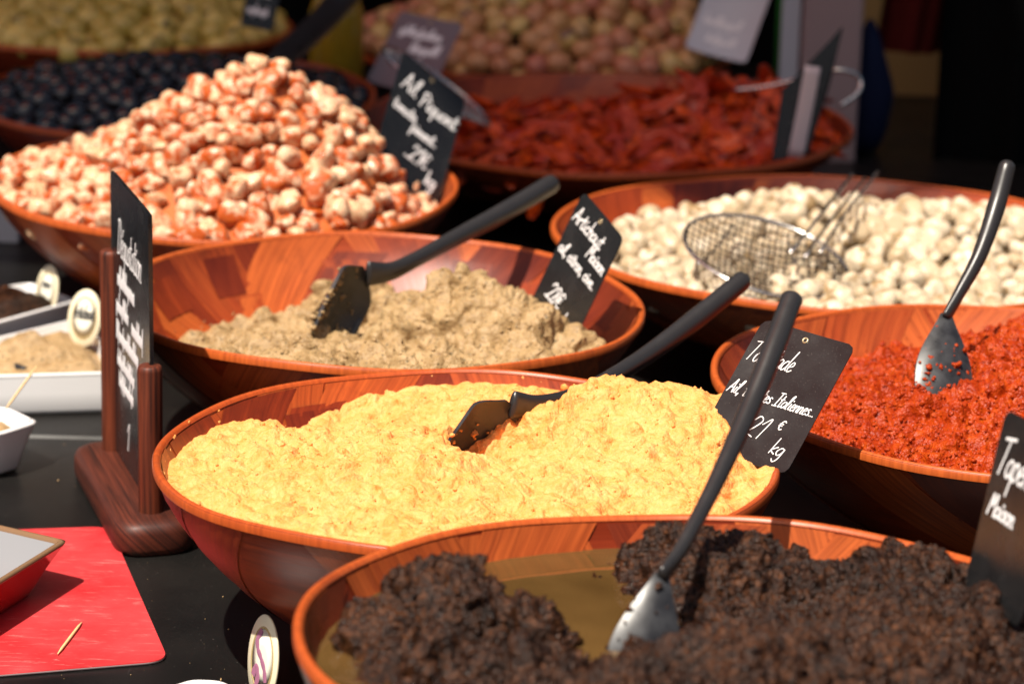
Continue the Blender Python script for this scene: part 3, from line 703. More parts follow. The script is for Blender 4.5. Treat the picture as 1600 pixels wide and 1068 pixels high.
def heap(name, kind, label, cat, group, bowl, zf, size, mat, core_mat, dmin, seed, rmax=0.95, flat=False, limit=300, layers=2, size_var=0.12, sub=3):
    rng = np.random.default_rng(seed)
    nv = 6; var = []
    for k in range(nv):
        V, F, pit = piece(kind, seed * 10 + k, sub)
        me = mesh_np(name, V * size, F); me.materials.append(mat)
        if pit is not None:
            me.materials.append(M['pit_dark'])
            pf = pit[F].all(1); me.polygons.foreach_set('material_index', pf.astype(np.int32))
        var.append((me, piece(kind, seed * 10 + k, 2)))
    pts = np.zeros((0, 3)); lay = []
    for layer in range(layers):
        tries = 6000
        r = bowl.R * rmax * np.sqrt(rng.random(tries)); t = rng.random(tries) * 2 * math.pi
        x, y = r * np.cos(t), r * np.sin(t); z = zf(x, y) - layer * dmin * 0.62 + rng.normal(0, size * 0.14, tries)
        ok = r < bowl.r_in(np.minimum(z, -0.001)) - size * 0.55
        for p in np.stack([x, y, z], -1)[ok]:
            if len(pts) == 0 or ((pts - p) ** 2).sum(1).min() > (dmin * rng.uniform(0.9, 1.05)) ** 2:
                pts = np.vstack([pts, p]); lay.append(layer)
    lay = np.array(lay)
    W = np.array([(bowl.mat @ Vector(p))[:] for p in pts])
    # how well the camera sees each piece: top layer, slope turned this way
    e = 0.01; gx = (zf(pts[:, 0] + e, pts[:, 1]) - zf(pts[:, 0] - e, pts[:, 1])) / (2 * e); gy = (zf(pts[:, 0], pts[:, 1] + e) - zf(pts[:, 0], pts[:, 1] - e)) / (2 * e)
    nrm = np.stack([-gx, -gy, np.ones_like(gx)], -1); nrm /= np.linalg.norm(nrm, axis=1)[:, None]
    vd = np.array(cC) - W; dist = np.linalg.norm(vd, axis=1); face = (nrm * vd).sum(1) / dist
    score = dist + np.where(lay > 0, 2.0, 0) + np.where(face < 0.02, 5.0, 0)
    order = np.argsort(score)
    restV, restF, n0 = [], [], 0; count = 0
    for rank, i in enumerate(order):
        k = int(rng.integers(nv)); sc = 1 + size_var * rng.normal()
        sc = min(max(sc, 0.72), 1.28)
        if flat:
            q = Vector(nrm[i]).to_track_quat('Z', 'X').to_matrix() @ Euler((rng.normal(0, 0.30), rng.normal(0, 0.28), rng.uniform(0, 6.28))).to_matrix()
        else:
            q = Euler((rng.uniform(0, 6.28), rng.uniform(0, 6.28), rng.uniform(0, 6.28))).to_matrix()
            if kind == 'mushroom' and rng.random() < 0.6:                        # dimple turned up and outwards
                q = Vector((rng.normal(0, 0.7), rng.normal(-0.6, 0.6), rng.uniform(0.1, 1.0))).to_track_quat('Z', 'Y').to_matrix()
        if count < limit and (face[i] >= 0.02 or lay[i] == 0) and score[i] < 5:
            o = bpy.data.objects.new(name, var[k][0]); COL.objects.link(o)
            o.matrix_world = Matrix.Translation(W[i]) @ (bowl.mat.to_3x3() @ q).to_4x4() @ Matrix.Scale(sc, 4)
            tag(o, label, cat, group); count += 1
        else:
            V, F, _ = var[k][1]; restV.append((V * size * sc) @ np.array(q).T + pts[i]); restF.append(F + n0); n0 += len(V)
    # the hidden inside of the heap; dark cores put gap shade into its colour
    th = np.linspace(0, 2 * math.pi, 72, endpoint=False); kk = np.linspace(0.02, 1, 26)
    X = kk[:, None] * np.cos(th) * bowl.R * 0.97; Y = kk[:, None] * np.sin(th) * bowl.R * 0.97
    Z = zf(X, Y) - size * 0.75
    ri = bowl.r_in(np.minimum(Z, -0.001)) + 0.001; rr = np.sqrt(X * X + Y * Y); f = np.minimum(1, ri / rr); 
    V = np.stack([X * f, Y * f, Z], -1).reshape(-1, 3); F4 = grid_faces(26, 72, True)
    F3 = np.vstack([F4[:, [0, 1, 2]], F4[:, [0, 2, 3]]])
    nm = name + '_heap_core'
    me = mesh_np(nm, np.vstack([V] + restV) if restV else V, np.vstack([F3] + [f + len(V) for f in restF]) if restV else F3)
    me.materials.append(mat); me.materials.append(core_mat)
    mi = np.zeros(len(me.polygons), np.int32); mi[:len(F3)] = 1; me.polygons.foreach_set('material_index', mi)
    o = obj(nm, me); o.matrix_world = bowl.mat
    tag(o, 'inner mass of the heap of ' + group, cat, kind='stuff')
    return count

bg_ = BW['garlic']
def zf_g(X, Y):
    r2 = (X * X + Y * Y) / 0.223 ** 2
    return -0.006 + 0.016 * (1 - r2) + 0.108 * np.clip(1 - np.hypot(X - 0.035, Y) / 0.205, 0, 1) ** 1.1 - 0.040 * np.clip((X - 0.115) / 0.07, 0, 1)
n1 = heap('garlic_clove', 'garlic', 'pale garlic clove coated in red spice, heaped in the tall pile', 'garlic clove', 'spiced garlic cloves', bg_, zf_g, 0.0126, M['garlic'], M['garlic_core'], 0.0184, 3, 1.0, size_var=0.16)
bm_ = BW['mush']
MM = [(bm_.L(1230, 320, 0.0), (0.05, 0.05), 0.022), (bm_.L(1480, 340, .0), (0.12, 0.08), 0.022), (bm_.L(1040, 345, -.02), (0.05, 0.06), 0.006)]
def zf_m(X, Y):
    z = -0.019 - 0.012 * np.clip((Y - 0.05) / 0.2, 0, 1) - 0.012 * np.clip(-X / 0.26, 0, 1)
    for c, s, h in MM: z = z + gauss(X, Y, c, s, h)
    return z
n2 = heap('pale_mushroom', 'mushroom', 'small round ivory mushroom lying among others in the bowl', 'mushroom', 'small pale mushrooms', bm_, zf_m, 0.0113, M['mushroom'], M['pit_dark'], 0.0182, 4, 1.0, size_var=0.22)
bt_ = BW['tomato']
def zf_t(X, Y):
    z = -0.022 - 0.016 * np.clip(Y / 0.27, 0, 1) + 0 * X
    return z + gauss(X, Y, bt_.L(1170, 135, 0.03), (0.085, 0.07), 0.046) + gauss(X, Y, bt_.L(1010, 190, 0), (0.10, 0.06), 0.024) + gauss(X, Y, bt_.L(850, 210, 0), (0.10, 0.05), 0.016)
n3 = heap('dried_tomato', 'tomato', 'wrinkled red sun dried tomato half in the wide bowl', 'tomato', 'sun dried tomatoes', bt_, zf_t, 0.0130, M['dried_tomato'], M['cloth_red'], 0.0185, 5, 0.86, flat=True, size_var=0.2, sub=4)
bo_ = BW['bolive']
zf_o = lambda X, Y: -0.012 + 0.018 * (1 - (X * X + Y * Y) / 0.05) + gauss(X, Y, (-0.05, 0.05), 0.07, 0.012)
n4 = heap('black_olive', 'olive', 'glossy black olive in the bowl behind the garlic', 'olive', 'black olives', bo_, zf_o, 0.0132, M['black_olive'], M['cloth_black'], 0.0215, 6, 1.0)
bo2 = BW['golive']
zf_o2 = lambda X, Y: -0.010 + 0.045 * (1 - (X * X + Y * Y) / 0.046)
n5 = heap('green_olive', 'olive', 'yellow green olive in the rear bowl', 'olive', 'green olives', bo2, zf_o2, 0.0150, M['green_olive'], M['cloth_black'], 0.0262, 7, 1.0)  # black core colours the gaps between the olives as shade
bo3 = BW['rolive']
zf_o3 = lambda X, Y: 0.0 + 0.06 * (1 - (X * X + Y * Y) / 0.0625) + gauss(X, Y, (0.03, 0.02), 0.09, 0.07)
n6 = heap('brown_olive', 'olive', 'brownish pink olive heaped in the bowl behind the tomatoes', 'olive', 'brown and pink olives', bo3, zf_o3, 0.0150, M['brown_olive'], M['cloth_black'], 0.0262, 8, 1.0)  # here too the gap shade is the colour of a black core
# one long green gherkin on the brown olives
gp = catmull([atY(882, 92, 3.535)[:], atY(905, 72, 3.54)[:], atY(925, 52, 3.55)[:], atY(945, 42, 3.56)[:]], 6)
V, F = tube(gp, 0.011 * np.sin(np.linspace(0.25, 2.9, len(gp))) ** 0.6)
tag(obj('green_gherkin', mesh_np('green_gherkin', V, F), M['gherkin']), 'long green gherkin lying on the brown olives', 'gherkin')

# ------------------------------------------------------------------ handwriting as strokes
BOWLG = [(.36, .40), (.20, .46), (.05, .30), (.05, .10), (.18, .0), (.33, .15), (.37, .42)]
G = {
 'a': (.46, [BOWLG, [(.37, .42), (.36, .10), (.46, .03)]]), 'c': (.38, [[(.34, .38), (.2, .46), (.05, .28), (.08, .06), (.2, 0), (.36, .08)]]),
 'd': (.48, [BOWLG, [(.44, .98), (.38, .4), (.38, .08), (.48, .02)]]), 'e': (.38, [[(.06, .2), (.3, .3), (.28, .44), (.15, .45), (.05, .25), (.1, .04), (.22, 0), (.38, .1)]]),
 'g': (.44, [BOWLG, [(.38, .42), (.35, -.2), (.2, -.42), (.04, -.28)]]), 'h': (.42, [[(.1, .98), (.05, 0)], [(.05, .25), (.2, .44), (.32, .4), (.32, .04), (.42, 0)]]),
 'i': (.22, [[(.09, .44), (.07, .08), (.2, .02)], [(.12, .64), (.13, .68)]]), 'k': (.40, [[(.1, .98), (.05, 0)], [(.34, .46), (.08, .2), (.36, 0)]]),
 'l': (.24, [[(.04, .2), (.22, .9), (.15, .98), (.07, .8), (.06, .1), (.2, 0)]]), 'm': (.58, [[(.04, .44), (.05, 0)], [(.05, .25), (.16, .44), (.24, .38), (.24, 0)], [(.24, .25), (.36, .44), (.44, .38), (.44, .04), (.56, 0)]]),
 'n': (.42, [[(.04, .44), (.05, 0)], [(.05, .25), (.2, .44), (.3, .36), (.3, .04), (.42, 0)]]), 'o': (.42, [[(.2, .46), (.05, .3), (.06, .08), (.2, 0), (.35, .14), (.33, .38), (.2, .46), (.42, .4)]]),
 'p': (.42, [[(.06, .44), (.02, -.42)], [(.06, .3), (.2, .46), (.36, .3), (.3, .06), (.15, 0), (.05, .1)]]), 'q': (.46, [BOWLG, [(.37, .42), (.35, -.42)]]),
 'r': (.33, [[(.05, .44), (.06, 0)], [(.06, .25), (.16, .42), (.32, .42)]]), 's': (.34, [[(.3, .4), (.18, .46), (.08, .36), (.27, .16), (.2, .02), (.03, .05)]]),
 't': (.32, [[(.17, .82), (.12, .1), (.2, 0), (.32, .06)], [(0, .52), (.32, .56)]]), 'u': (.46, [[(.05, .44), (.06, .1), (.18, 0), (.32, .14), (.36, .44)], [(.36, .44), (.36, .06), (.46, 0)]]),
 'v': (.38, [[(.03, .44), (.16, .02), (.34, .46)]]), 'x': (.4, [[(.03, .44), (.34, 0)], [(.34, .44), (.03, 0)]]),
 'A': (.56, [[(0, 0), (.16, .5), (.30, .97), (.38, .5), (.5, 0)], [(.06, .33), (.46, .36)]]), 'P': (.52, [[(.12, .95), (.05, 0)], [(.0, .86), (.3, 1.0), (.5, .75), (.34, .48), (.1, .45)]]),
 'T': (.58, [[(0, .90), (.62, .98)], [(.33, .94), (.20, 0)]]), 'M': (.66, [[(.02, 0), (.15, .95), (.3, .38), (.52, .97), (.6, 0)]]), 'D': (.62, [[(.14, .95), (.09, .02)], [(0, .88), (.35, .92), (.56, .55), (.4, .1), (.02, 0)]]),
 'I': (.44, [[(.06, .95), (.46, .97)], [(.27, .95), (.2, 0)], [(.0, 0), (.4, .02)]]),
 '1': (.34, [[(.02, .66), (.28, .97), (.2, 0)]]), '2': (.48, [[(.05, .75), (.2, .97), (.4, .8), (.25, .4), (.0, .02), (.22, .06), (.45, 0)]]),
 '8': (.44, [[(.36, .85), (.2, .97), (.08, .8), (.32, .4), (.25, .05), (.08, .05), (.05, .25), (.35, .72), (.36, .85)]]), '4': (.46, [[(.26, .97), (.02, .35), (.42, .35)], [(.3, .6), (.24, 0)]]),
 ',': (.2, [[(.1, .06), (.04, -.14)]]), '.': (.17, [[(.06, .02), (.09, .04)]]), ' ': (.30, []), "'": (.15, [[(.1, .95), (.06, .75)]]), '-': (.3, [[(.02, .28), (.26, .3)]]),
 '€': (.5, [[(.42, .8), (.25, .92), (.1, .7), (.1, .25), (.25, .03), (.42, .12)], [(0, .56), (.32, .58)], [(0, .38), (.3, .4)]]),
}
G['é'] = (.38, G['e'][1] + [[(.18, .58), (.32, .76)]]); G['à'] = (.46, G['a'][1] + [[(.12, .76), (.26, .58)]])
def strokes(text, x, y, h, slant=0.22, squeeze=1.0):
    out = []; cx = x
    for ch in text:
        adv, ss = G[ch]
        for s in ss:
            a = catmull(np.array(s), 6) if len(s) > 2 else np.array(s, float)
            out.append(np.stack([cx + (a[:, 0] * squeeze + slant * a[:, 1]) * h, y + a[:, 1] * h], -1))
        cx += adv * h * squeeze
    return out
def scribble(x, y, w, h, seed, slant=0.2):
    rng = np.random.default_rng(seed); n = int(w / (h * 0.16)); pts = []
    for i in range(n):
        up = rng.choice((0.45, 0.45, 0.5, 0.95)); dn = rng.choice((0, 0, 0.02, -0.3), p=(.4, .3, .2, .1))
        px_ = x + (i + rng.uniform(-.2, .2)) * h * 0.16
        pts.append((px_ + slant * up * h, y + up * h)); pts.append((px_ + h * 0.07, y + dn * h))
    return [catmull(np.array(pts), 4)]
def ribbon(mb, S, w, zfun):
    for P in S:
        n = len(P)
        if n < 2: continue
        T = np.gradient(P, axis=0); T /= np.linalg.norm(T, axis=1)[:, None] + 1e-9
        nn = np.stack([-T[:, 1], T[:, 0]], -1)
        ww = w * (0.85 + 0.3 * np.abs(np.sin(np.arange(n) * 0.37 + P[0, 0] * 900)))
        P = P.copy(); P[0] -= T[0] * w * 0.35; P[-1] += T[-1] * w * 0.35
        rows = []
        for q, f in ((P + nn * ww[:, None] * 0.5, 0), (P + nn * ww[:, None] * 0.25, 1), (P - nn * ww[:, None] * 0.25, 1), (P - nn * ww[:, None] * 0.5, 0)):
            rows.append(np.column_stack([q, zfun(q[:, 0], q[:, 1]) + 0.00025 + 0.00022 * f]))
        V = np.stack(rows, 1).reshape(-1, 3); F = []
        for i in range(n - 1):
            for k in range(3): F.append((i * 4 + k, i * 4 + k + 1, i * 4 + 5 + k, i * 4 + 4 + k))
        F.append((0, 3, 2, 1)); F.append((4 * n - 4, 4 * n - 3, 4 * n - 2, 4 * n - 1))
        mb.add(V, F)
def card(name, label, pos, rv, w, h, lines, group, bend=0.0, bendy=0.0, sw=0.0013, corner=0.006, eyelet=True, cat='price tag', mat='slate_card', ink='chalk', thick=0.0007):
    """standing card: lines = stroke lists in card metres (origin at card centre)"""
    a = Vector(rv); o = empty(name)
    Rm = Matrix.Rotation(a.length, 4, a.normalized()) if a.length else Matrix.Identity(4)
    o.matrix_world = Matrix.Translation(pos) @ Rm
    tag(o, label, cat, group)
    zb = lambda x, y: bend * (np.asarray(x) / w * 2) ** 2 * w + bendy * (np.asarray(y) / h * 2) ** 2 * h + 0.4 * bend * w * np.sin(np.asarray(y) / h * 5)
    nx, ny = 15, 21
    u = np.linspace(-w / 2, w / 2, nx); v = np.linspace(-h / 2, h / 2, ny)
    X, Y = np.meshgrid(u, v, indexing='ij')
    # round the corners by pulling the outer grid onto a rounded rectangle
    ax, ay = np.abs(X), np.abs(Y); ex, ey = w / 2 - corner, h / 2 - corner
    dx, dy = np.clip(ax - ex, 0, None), np.clip(ay - ey, 0, None); q = np.maximum(np.hypot(dx, dy), 1e-9)
    m = np.maximum(dx, dy); k = np.where((dx > 0) & (dy > 0), m / q, 1)
    X = np.sign(X) * (np.minimum(ax, ex) + dx * k); Y = np.sign(Y) * (np.minimum(ay, ey) + dy * k)
    Zt = zb(X, Y); V = np.vstack([np.stack([X, Y, Zt], -1).reshape(-1, 3), np.stack([X, Y, Zt - thick], -1).reshape(-1, 3)])
    F = grid_faces(nx, ny); n0 = nx * ny
    polys = [tuple(f[::-1]) for f in F] + [tuple(f + n0) for f in F]
    bd = [i * ny for i in range(nx)] + [(nx - 1) * ny + j for j in range(1, ny)] + [i * ny + ny - 1 for i in range(nx - 2, -1, -1)] + [j for j in range(ny - 2, 0, -1)]
    for a_, b_ in zip(bd, bd[1:] + bd[:1]): polys.append((a_, b_, b_ + n0, a_ + n0))
    me = mesh_np('card', V, polys); me.set_sharp_from_angle(angle=rad(40)); cd = obj('card', me, M[mat], o)
    if lines:
        mb = MB()
        for S in lines: ribbon(mb, S, sw, zb)
        mb.build('lettering', M[ink], cd, False)
    if eyelet:
        th = np.linspace(0, 2 * math.pi, 20, endpoint=False); ey_ = h / 2 - 0.0065
        rg = [np.stack([np.cos(th) * r, ey_ + np.sin(th) * r, zb(0 * th, ey_ + 0 * th) + z], -1) for r, z in ((0.0024, 0.0001), (0.0022, 0.0006), (0.0014, 0.0006), (0.0011, 0.0001))]
        V, F = loft(rg, (False, False)); obj('eyelet', mesh_np('eyelet', V, F), M['brass_eyelet'], cd)
    return o
GT = 'handwritten black price tags'
def S_(t, x, y, h, **k): return strokes(t, x, y, h, **k)
# spiced garlic
W_, H_ = 0.090, 0.128
card('price_tag', 'black price tag standing in the spiced garlic, reading Ail Piquant', (-0.095, 2.6619, 0.1746), (0.8361, 0.8461, 0.1683), W_, H_, [S_('Ail', -0.036, 0.028, 0.021), S_('Piquant', -0.008, 0.024, 0.018, squeeze=0.95), S_('tomate,', -0.040, 0.004, 0.013), S_('piment..', -0.010, -0.006, 0.013), S_('..21€', -0.010, -0.034, 0.019), S_('kg', 0.022, -0.047, 0.016)], GT, 0.02, sw=0.0018)
# artichoke
W_, H_ = 0.0765, 0.1092
card('price_tag', 'black price tag stuck in the brown artichoke spread', (0.0503, 2.2057, 0.1537), (1.2974, -0.4892, -1.1494), W_, H_, [S_('Artichaut', -0.035, 0.030, 0.0145), S_('Maison', 0.002, 0.017, 0.0125), S_('ail, citron, cive..', -0.035, 0.001, 0.0115), S_('.28€', -0.026, -0.037, 0.0165), S_('kg', 0.010, -0.044, 0.0135)], GT, 0.01, sw=0.0015)
# red tomato spread
W_, H_ = 0.0737, 0.1024
card('price_tag', 'black price tag with rounded corners beside the red tomato spread, reading Italiennes', (0.1759, 1.7969, 0.1765), (0.7947, -0.2137, -0.6583), W_, H_, [S_('Tomatade', -0.0350, 0.019, 0.0165, squeeze=0.60), S_('Ail, tomates Italiennes...', -0.0350, -0.007, 0.0108, squeeze=0.73), S_('21', -0.008, -0.033, 0.0165), S_('€', 0.0135, -0.0225, 0.008), S_('kg', 0.0165, -0.0400, 0.0125)], GT, 0.010, 0.0, sw=0.00078)
# dark olive spread, cut by the right edge of the picture
W_, H_ = 0.0713, 0.1018
card('price_tag', 'black price tag at the right edge, stuck in the dark olive spread', (0.2698, 1.4221, 0.2247), (1.1227, -0.9196, -1.0508), W_, H_, [S_('Tapenade', -0.031, 0.017, 0.0215, squeeze=0.8), S_('Maison', -0.030, -0.006, 0.0125)], GT, 0.01, sw=0.0017)
# tags of the shaded rear bowls (their writing is blurred beyond reading)
card('price_tag', 'grey looking price tag between the brown olives and the garlic tag', (-0.1232, 3.2998, 0.1376), (0.7511, -0.0202, -0.3915), 0.0815, 0.1087, [scribble(-0.03, 0.022, 0.055, 0.016, 1), scribble(-0.01, 0.0, 0.04, 0.018, 2)], GT, 0.02, sw=0.002, mat='grey_card')
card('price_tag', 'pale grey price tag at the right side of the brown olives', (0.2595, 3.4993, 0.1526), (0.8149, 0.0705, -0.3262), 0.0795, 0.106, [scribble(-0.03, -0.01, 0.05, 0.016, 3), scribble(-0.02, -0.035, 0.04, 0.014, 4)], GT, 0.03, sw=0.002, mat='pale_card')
card('price_tag', 'small dark price tag at the right end of the green olives', (-0.3046, 3.3008, 0.2001), (1.2661, -0.4419, -0.6100), 0.054, 0.0765, [scribble(-0.02, 0.0, 0.035, 0.014, 5), scribble(-0.02, -0.022, 0.035, 0.012, 6)], GT, 0.0, sw=0.0018)
# the tag seen nearly edge-on in the tomatoes, with its pale strip
pA, pB, pC, pD = atY(1316, 42, 2.97), atY(1262, 102, 2.99), atY(1205, 252, 2.97), atY(1250, 245, 2.95)
V = np.array([pB[:], pA[:], atY(1296, 130, 2.965)[:], atY(1262, 240, 2.955)[:], pC[:], atY(1222, 140, 2.985)[:]])
nrm = np.cross(V[1] - V[0], V[4] - V[0]); nrm /= np.linalg.norm(nrm)
et = empty('price_tag', pC); tag(et, 'dark price tag seen almost edge on in the tomatoes', 'price tag', GT)
Vv, F = loft([V - np.array(pC), V - np.array(pC) + nrm * 0.0012]); obj('card', mesh_np('card', Vv, F, False), M['slate_card'], et)
ps = [atY(1270, 104, 2.935)[:], atY(1258, 170, 2.935)[:], atY(1243, 246, 2.935)[:]]
Vv, F = tube(catmull(ps, 5), 0.0085, 0.0012, side=(1, 0, 0)); obj('clip_strip', mesh_np('clip_strip', Vv - np.array(pC), F), M['white_strip'], et)

# ------------------------------------------------------------------ utensils
def spoon(name, label, hp, hw, hh, neck, head_dir, head_side, length, width, cup, thick=0.0022, hside=None, dirt=None, dirt_n=0, seed=0, square=2.6, end=0.92, flare=0.5, group='black serving spoons'):
    """hp: handle points end->neck; head: cupped blade from the neck along head_dir"""
    o = empty(name, hp[-1]); tag(o, label, 'spoon', group); O = np.array(hp[-1], float)
    P = catmull([np.array(p) for p in hp], 8); t = np.linspace(0, 1, len(P))
    rw = np.interp(t, np.linspace(0, 1, len(hw)), hw); rh = np.interp(t, np.linspace(0, 1, len(hh)), hh)
    # rounded butt
    d0 = (P[0] - P[1]) / np.linalg.norm(P[0] - P[1]); cap = [P[0] + d0 * rw[0] * k for k in (0.85, 0.7, 0.4)]
    P = np.vstack([cap, P]); rw = np.r_[rw[0] * np.array((0.25, 0.6, 0.9)), rw]; rh = np.r_[rh[0] * np.array((0.3, 0.65, 0.92)), rh]
    V, F = tube(P, rw, rh, side=hside, seg=18); obj('handle', mesh_np('handle', V - O, F), M['black_plastic'], o)
    d = np.array(head_dir, float); d /= np.linalg.norm(d); s = np.array(head_side, float); s -= d * (s @ d); s /= np.linalg.norm(s); n = np.cross(d, s)
    nu, nv = 24, 15; u = np.linspace(0, 1, nu); v = np.linspace(-1, 1, nv)
    prof = np.where(u < flare, 0.20 + 0.80 * np.sin(np.clip(u / flare, 0, 1) * math.pi / 2) ** 1.2, (1 - np.clip((u - flare) / (1 - flare), 0, 1) ** square * end))
    U, Vv = np.meshgrid(u, v, indexing='ij'); Wd = (prof * width / 2)[:, None] * Vv
    cupd = cup * np.sin(np.clip(U, 0.02, 1) * math.pi * 0.80) * (1 - Vv ** 2)
    Pn = np.array(neck, float) + d * (U * length)[..., None] + s * Wd[..., None] - n * cupd[..., None]
    A_ = Pn.reshape(-1, 3); B_ = A_ - n * thick; n0 = len(A_); Fq = grid_faces(nu, nv)
    polys = [tuple(f) for f in Fq] + [tuple(f[::-1] + n0) for f in Fq]
    bd = [i * nv for i in range(nu)] + [(nu - 1) * nv + j for j in range(1, nv)] + [i * nv + nv - 1 for i in range(nu - 2, -1, -1)] + [j for j in range(nv - 2, 0, -1)]
    for a_, b_ in zip(bd, bd[1:] + bd[:1]): polys.append((b_, a_, a_ + n0, b_ + n0))
    me = mesh_np('spoon_head', np.vstack([A_, B_]) - O, polys); me.set_sharp_from_angle(angle=rad(50)); hd = obj('spoon_head', me, M['worn_plastic'], o)
    if dirt:
        rng = np.random.default_rng(seed); Vb, Fb = ICO[2]; VV, FF = [], []; k = 0
        for i in range(dirt_n):
            iu, iv = rng.random() ** 0.35, rng.uniform(-1, 1); side = rng.choice((0, 1)); j = int(iu * (nu - 1)) * nv + int((iv + 1) / 2 * (nv - 1))
            c = (A_ if side == 0 else B_)[j] + rng.normal(0, 0.001, 3); r = 0.0009 * min(rng.lognormal(0, 0.6), 2.8)
            VV.append(Vb * r * (1 + 0.3 * rng.normal(size=(len(Vb), 1))) * rng.uniform(0.6, 1.5, 3) + c - O); FF.append(Fb + k); k += len(Vb)
        q = obj('spread_residue', mesh_np('spread_residue', np.vstack(VV), np.vstack(FF)), M[dirt], hd); q['kind'] = 'stuff'
    return o
def v3(*a): return np.array(a, float)
def dpx(dx, dy, dd):                                          # direction: right, down, away as the camera sees it
    return np.array(cR * dx - cU * dy + cF * dd)
# houmous scoop
hp = [atY(1158, 440, 2.10), atY(1085, 500, 2.06), atY(1000, 562, 2.01), atY(925, 606, 1.955), atY(880, 624, 1.915), atY(835, 634, 1.885), atY(800, 632, 1.868)]
spoon('serving_spoon', 'black plastic scoop resting in the pale yellow spread', hp, [.0080, .0085, .0072, .0064, .0066, .0080, .0100], [.0075, .0075, .0062, .0055, .0046, .0038, .0030], atY(800, 632, 1.868), dpx(-0.55, 0.80, -0.13), dpx(0.52, 0.46, 0.645), 0.075, 0.058, 0.012, thick=0.003, square=7, end=0.15, flare=0.25, dirt='houmous', dirt_n=130, seed=1)
# artichoke scoop
hp = [atY(860, 288, 2.40), atY(790, 330, 2.35), atY(715, 370, 2.30), atY(650, 405, 2.255), atY(610, 424, 2.230), atY(574, 428, 2.212)]
spoon('serving_spoon', 'black plastic scoop standing in the brown artichoke spread', hp, [.0085, .0088, .0075, .0068, .0080, .0105], [.0080, .0078, .0065, .0056, .0046, .0030], atY(572, 422, 2.212), dpx(-0.40, 0.84, -0.38), dpx(0.30, 0.50, 0.79), 0.075, 0.060, 0.015, thick=0.003, square=7, end=0.15, flare=0.25, dirt='artichoke', dirt_n=330, seed=2)
# dark olive spoon, nearest
nk = atY(1035, 895, 1.405)
hp = [atY(1236, 470, 1.585), atY(1208, 545, 1.555), atY(1170, 640, 1.52), atY(1115, 760, 1.468), atY(1065, 855, 1.425), atY(1034, 900, 1.402)]
spoon('serving_spoon', 'black plastic spoon with long handle standing in the dark olive spread', hp, [.0066, .0072, .0064, .0050, .0046, .0054], [.0064, .0068, .0058, .0046, .0040, .0028], nk, dpx(-0.22, 0.92, -0.25), dpx(0.93, 0.22, 0.10), 0.062, 0.040, -0.004, square=4, end=0.3, flare=0.8, dirt='black_spread', dirt_n=70, seed=3)
# red spread spoon
hp = [atY(1573, 262, 2.10), atY(1556, 325, 2.085), atY(1530, 400, 2.06), atY(1498, 460, 2.04), atY(1478, 497, 2.028)]
spoon('serving_spoon', 'black plastic spoon standing in the red tomato spread', hp, [.0068, .0076, .0064, .0052, .0056], [.0064, .0070, .0056, .0042, .0028], atY(1479, 490, 2.030), dpx(-0.10, 0.86, -0.42), dpx(0.95, 0.22, 0.12), 0.076, 0.044, -0.005, square=4, end=0.35, flare=0.7, dirt='red_spread', dirt_n=90, seed=4)
# scoop handle in the black olives, behind the garlic
hp = [atY(560, -30, 3.30), atY(520, 15, 3.22), atY(480, 55, 3.12), atY(440, 92, 3.02), atY(420, 118, 2.97)]
spoon('serving_spoon', 'broad grey black scoop handle rising behind the garlic heap', hp, [.016, .016, .015, .014, .014], [.006, .006, .006, .005, .004], atY(420, 116, 2.97), dpx(-0.3, 0.8, -0.4), dpx(0.8, 0.1, 0.3), 0.07, 0.05, -0.008, hside=tuple(dpx(0.8, 0.55, 0)))
# wire skimmers
def skimmer(name, label, c, u, v, R, nw, handle, wr=0.00075, dome=0.012, wmat='dark_wire'):
    o = empty(name, c); tag(o, label, 'skimmer', 'wire skimmers'); c = np.array(c); u = np.array(u, float); u /= np.linalg.norm(u); v = np.array(v, float); v -= u * (v @ u); v /= np.linalg.norm(v); n = np.cross(u, v)
    if n[2] < 0: n = -n
    P = lambda a, b: u * a + v * b - n * dome * (1 - (a * a + b * b) / R ** 2)
    th = np.linspace(0, 2 * math.pi, 73)
    V, F = tube([P(math.cos(t) * R, math.sin(t) * R) for t in th], 0.0017, seg=8, ends=False); obj('ring', mesh_np('ring', V, F), M['steel'], o)
    mb = MB()
    for k in range(nw):
        a = R * (2 * (k + 0.5) / nw - 1); L = math.sqrt(R * R - a * a); mb.add(*tube([P(a, b) for b in np.linspace(-L, L, 14)], wr, seg=5))
        if k % 2 == 1: mb.add(*tube([P(b, a) for b in np.linspace(-L, L, 14)], wr, seg=5))
    mb.build('wire_mesh', M[wmat], o)
    for a in (-0.62, 0.45):
        L = math.sqrt(1 - a * a) * R
        V, F = tube([P(a * R + 0.25 * b * (1 if a < 0 else -1), b) - n * 0.0015 for b in np.linspace(-L * 0.9, L * 0.97, 14)], 0.0013, seg=8); obj('cross_wire', mesh_np('cross_wire', V, F), M['steel'], o)
    for h in handle:
        V, F = tube(catmull([np.array(p) - c for p in h], 6), 0.0016, seg=8); obj('handle_wire', mesh_np('handle_wire', V, F), M['steel'], o)
    return o
cc = atY(1198, 400, 2.44)
skimmer('wire_skimmer', 'round steel wire skimmer lying on the pale mushrooms', cc, dpx(0.965, 0.26, 0), dpx(-0.13, -0.5, 0.86), 0.076, 28,
        [[atY(1235, 395, 2.43), atY(1275, 345, 2.50), atY(1332, 272, 2.62)], [atY(1258, 402, 2.43), atY(1298, 345, 2.52), atY(1352, 278, 2.64)], [atY(1282, 395, 2.44), atY(1320, 335, 2.53), atY(1372, 268, 2.64)]])
skimmer('wire_skimmer', 'wire skimmer leaning behind the garlic price tag', atY(682, 135, 2.96), dpx(0.80, 0.60, 0.0), dpx(-0.40, -0.5, 0.76), 0.070, 26, [[atY(690, 130, 2.96), atY(640, 190, 2.90)]], 0.0009, wmat='steel')
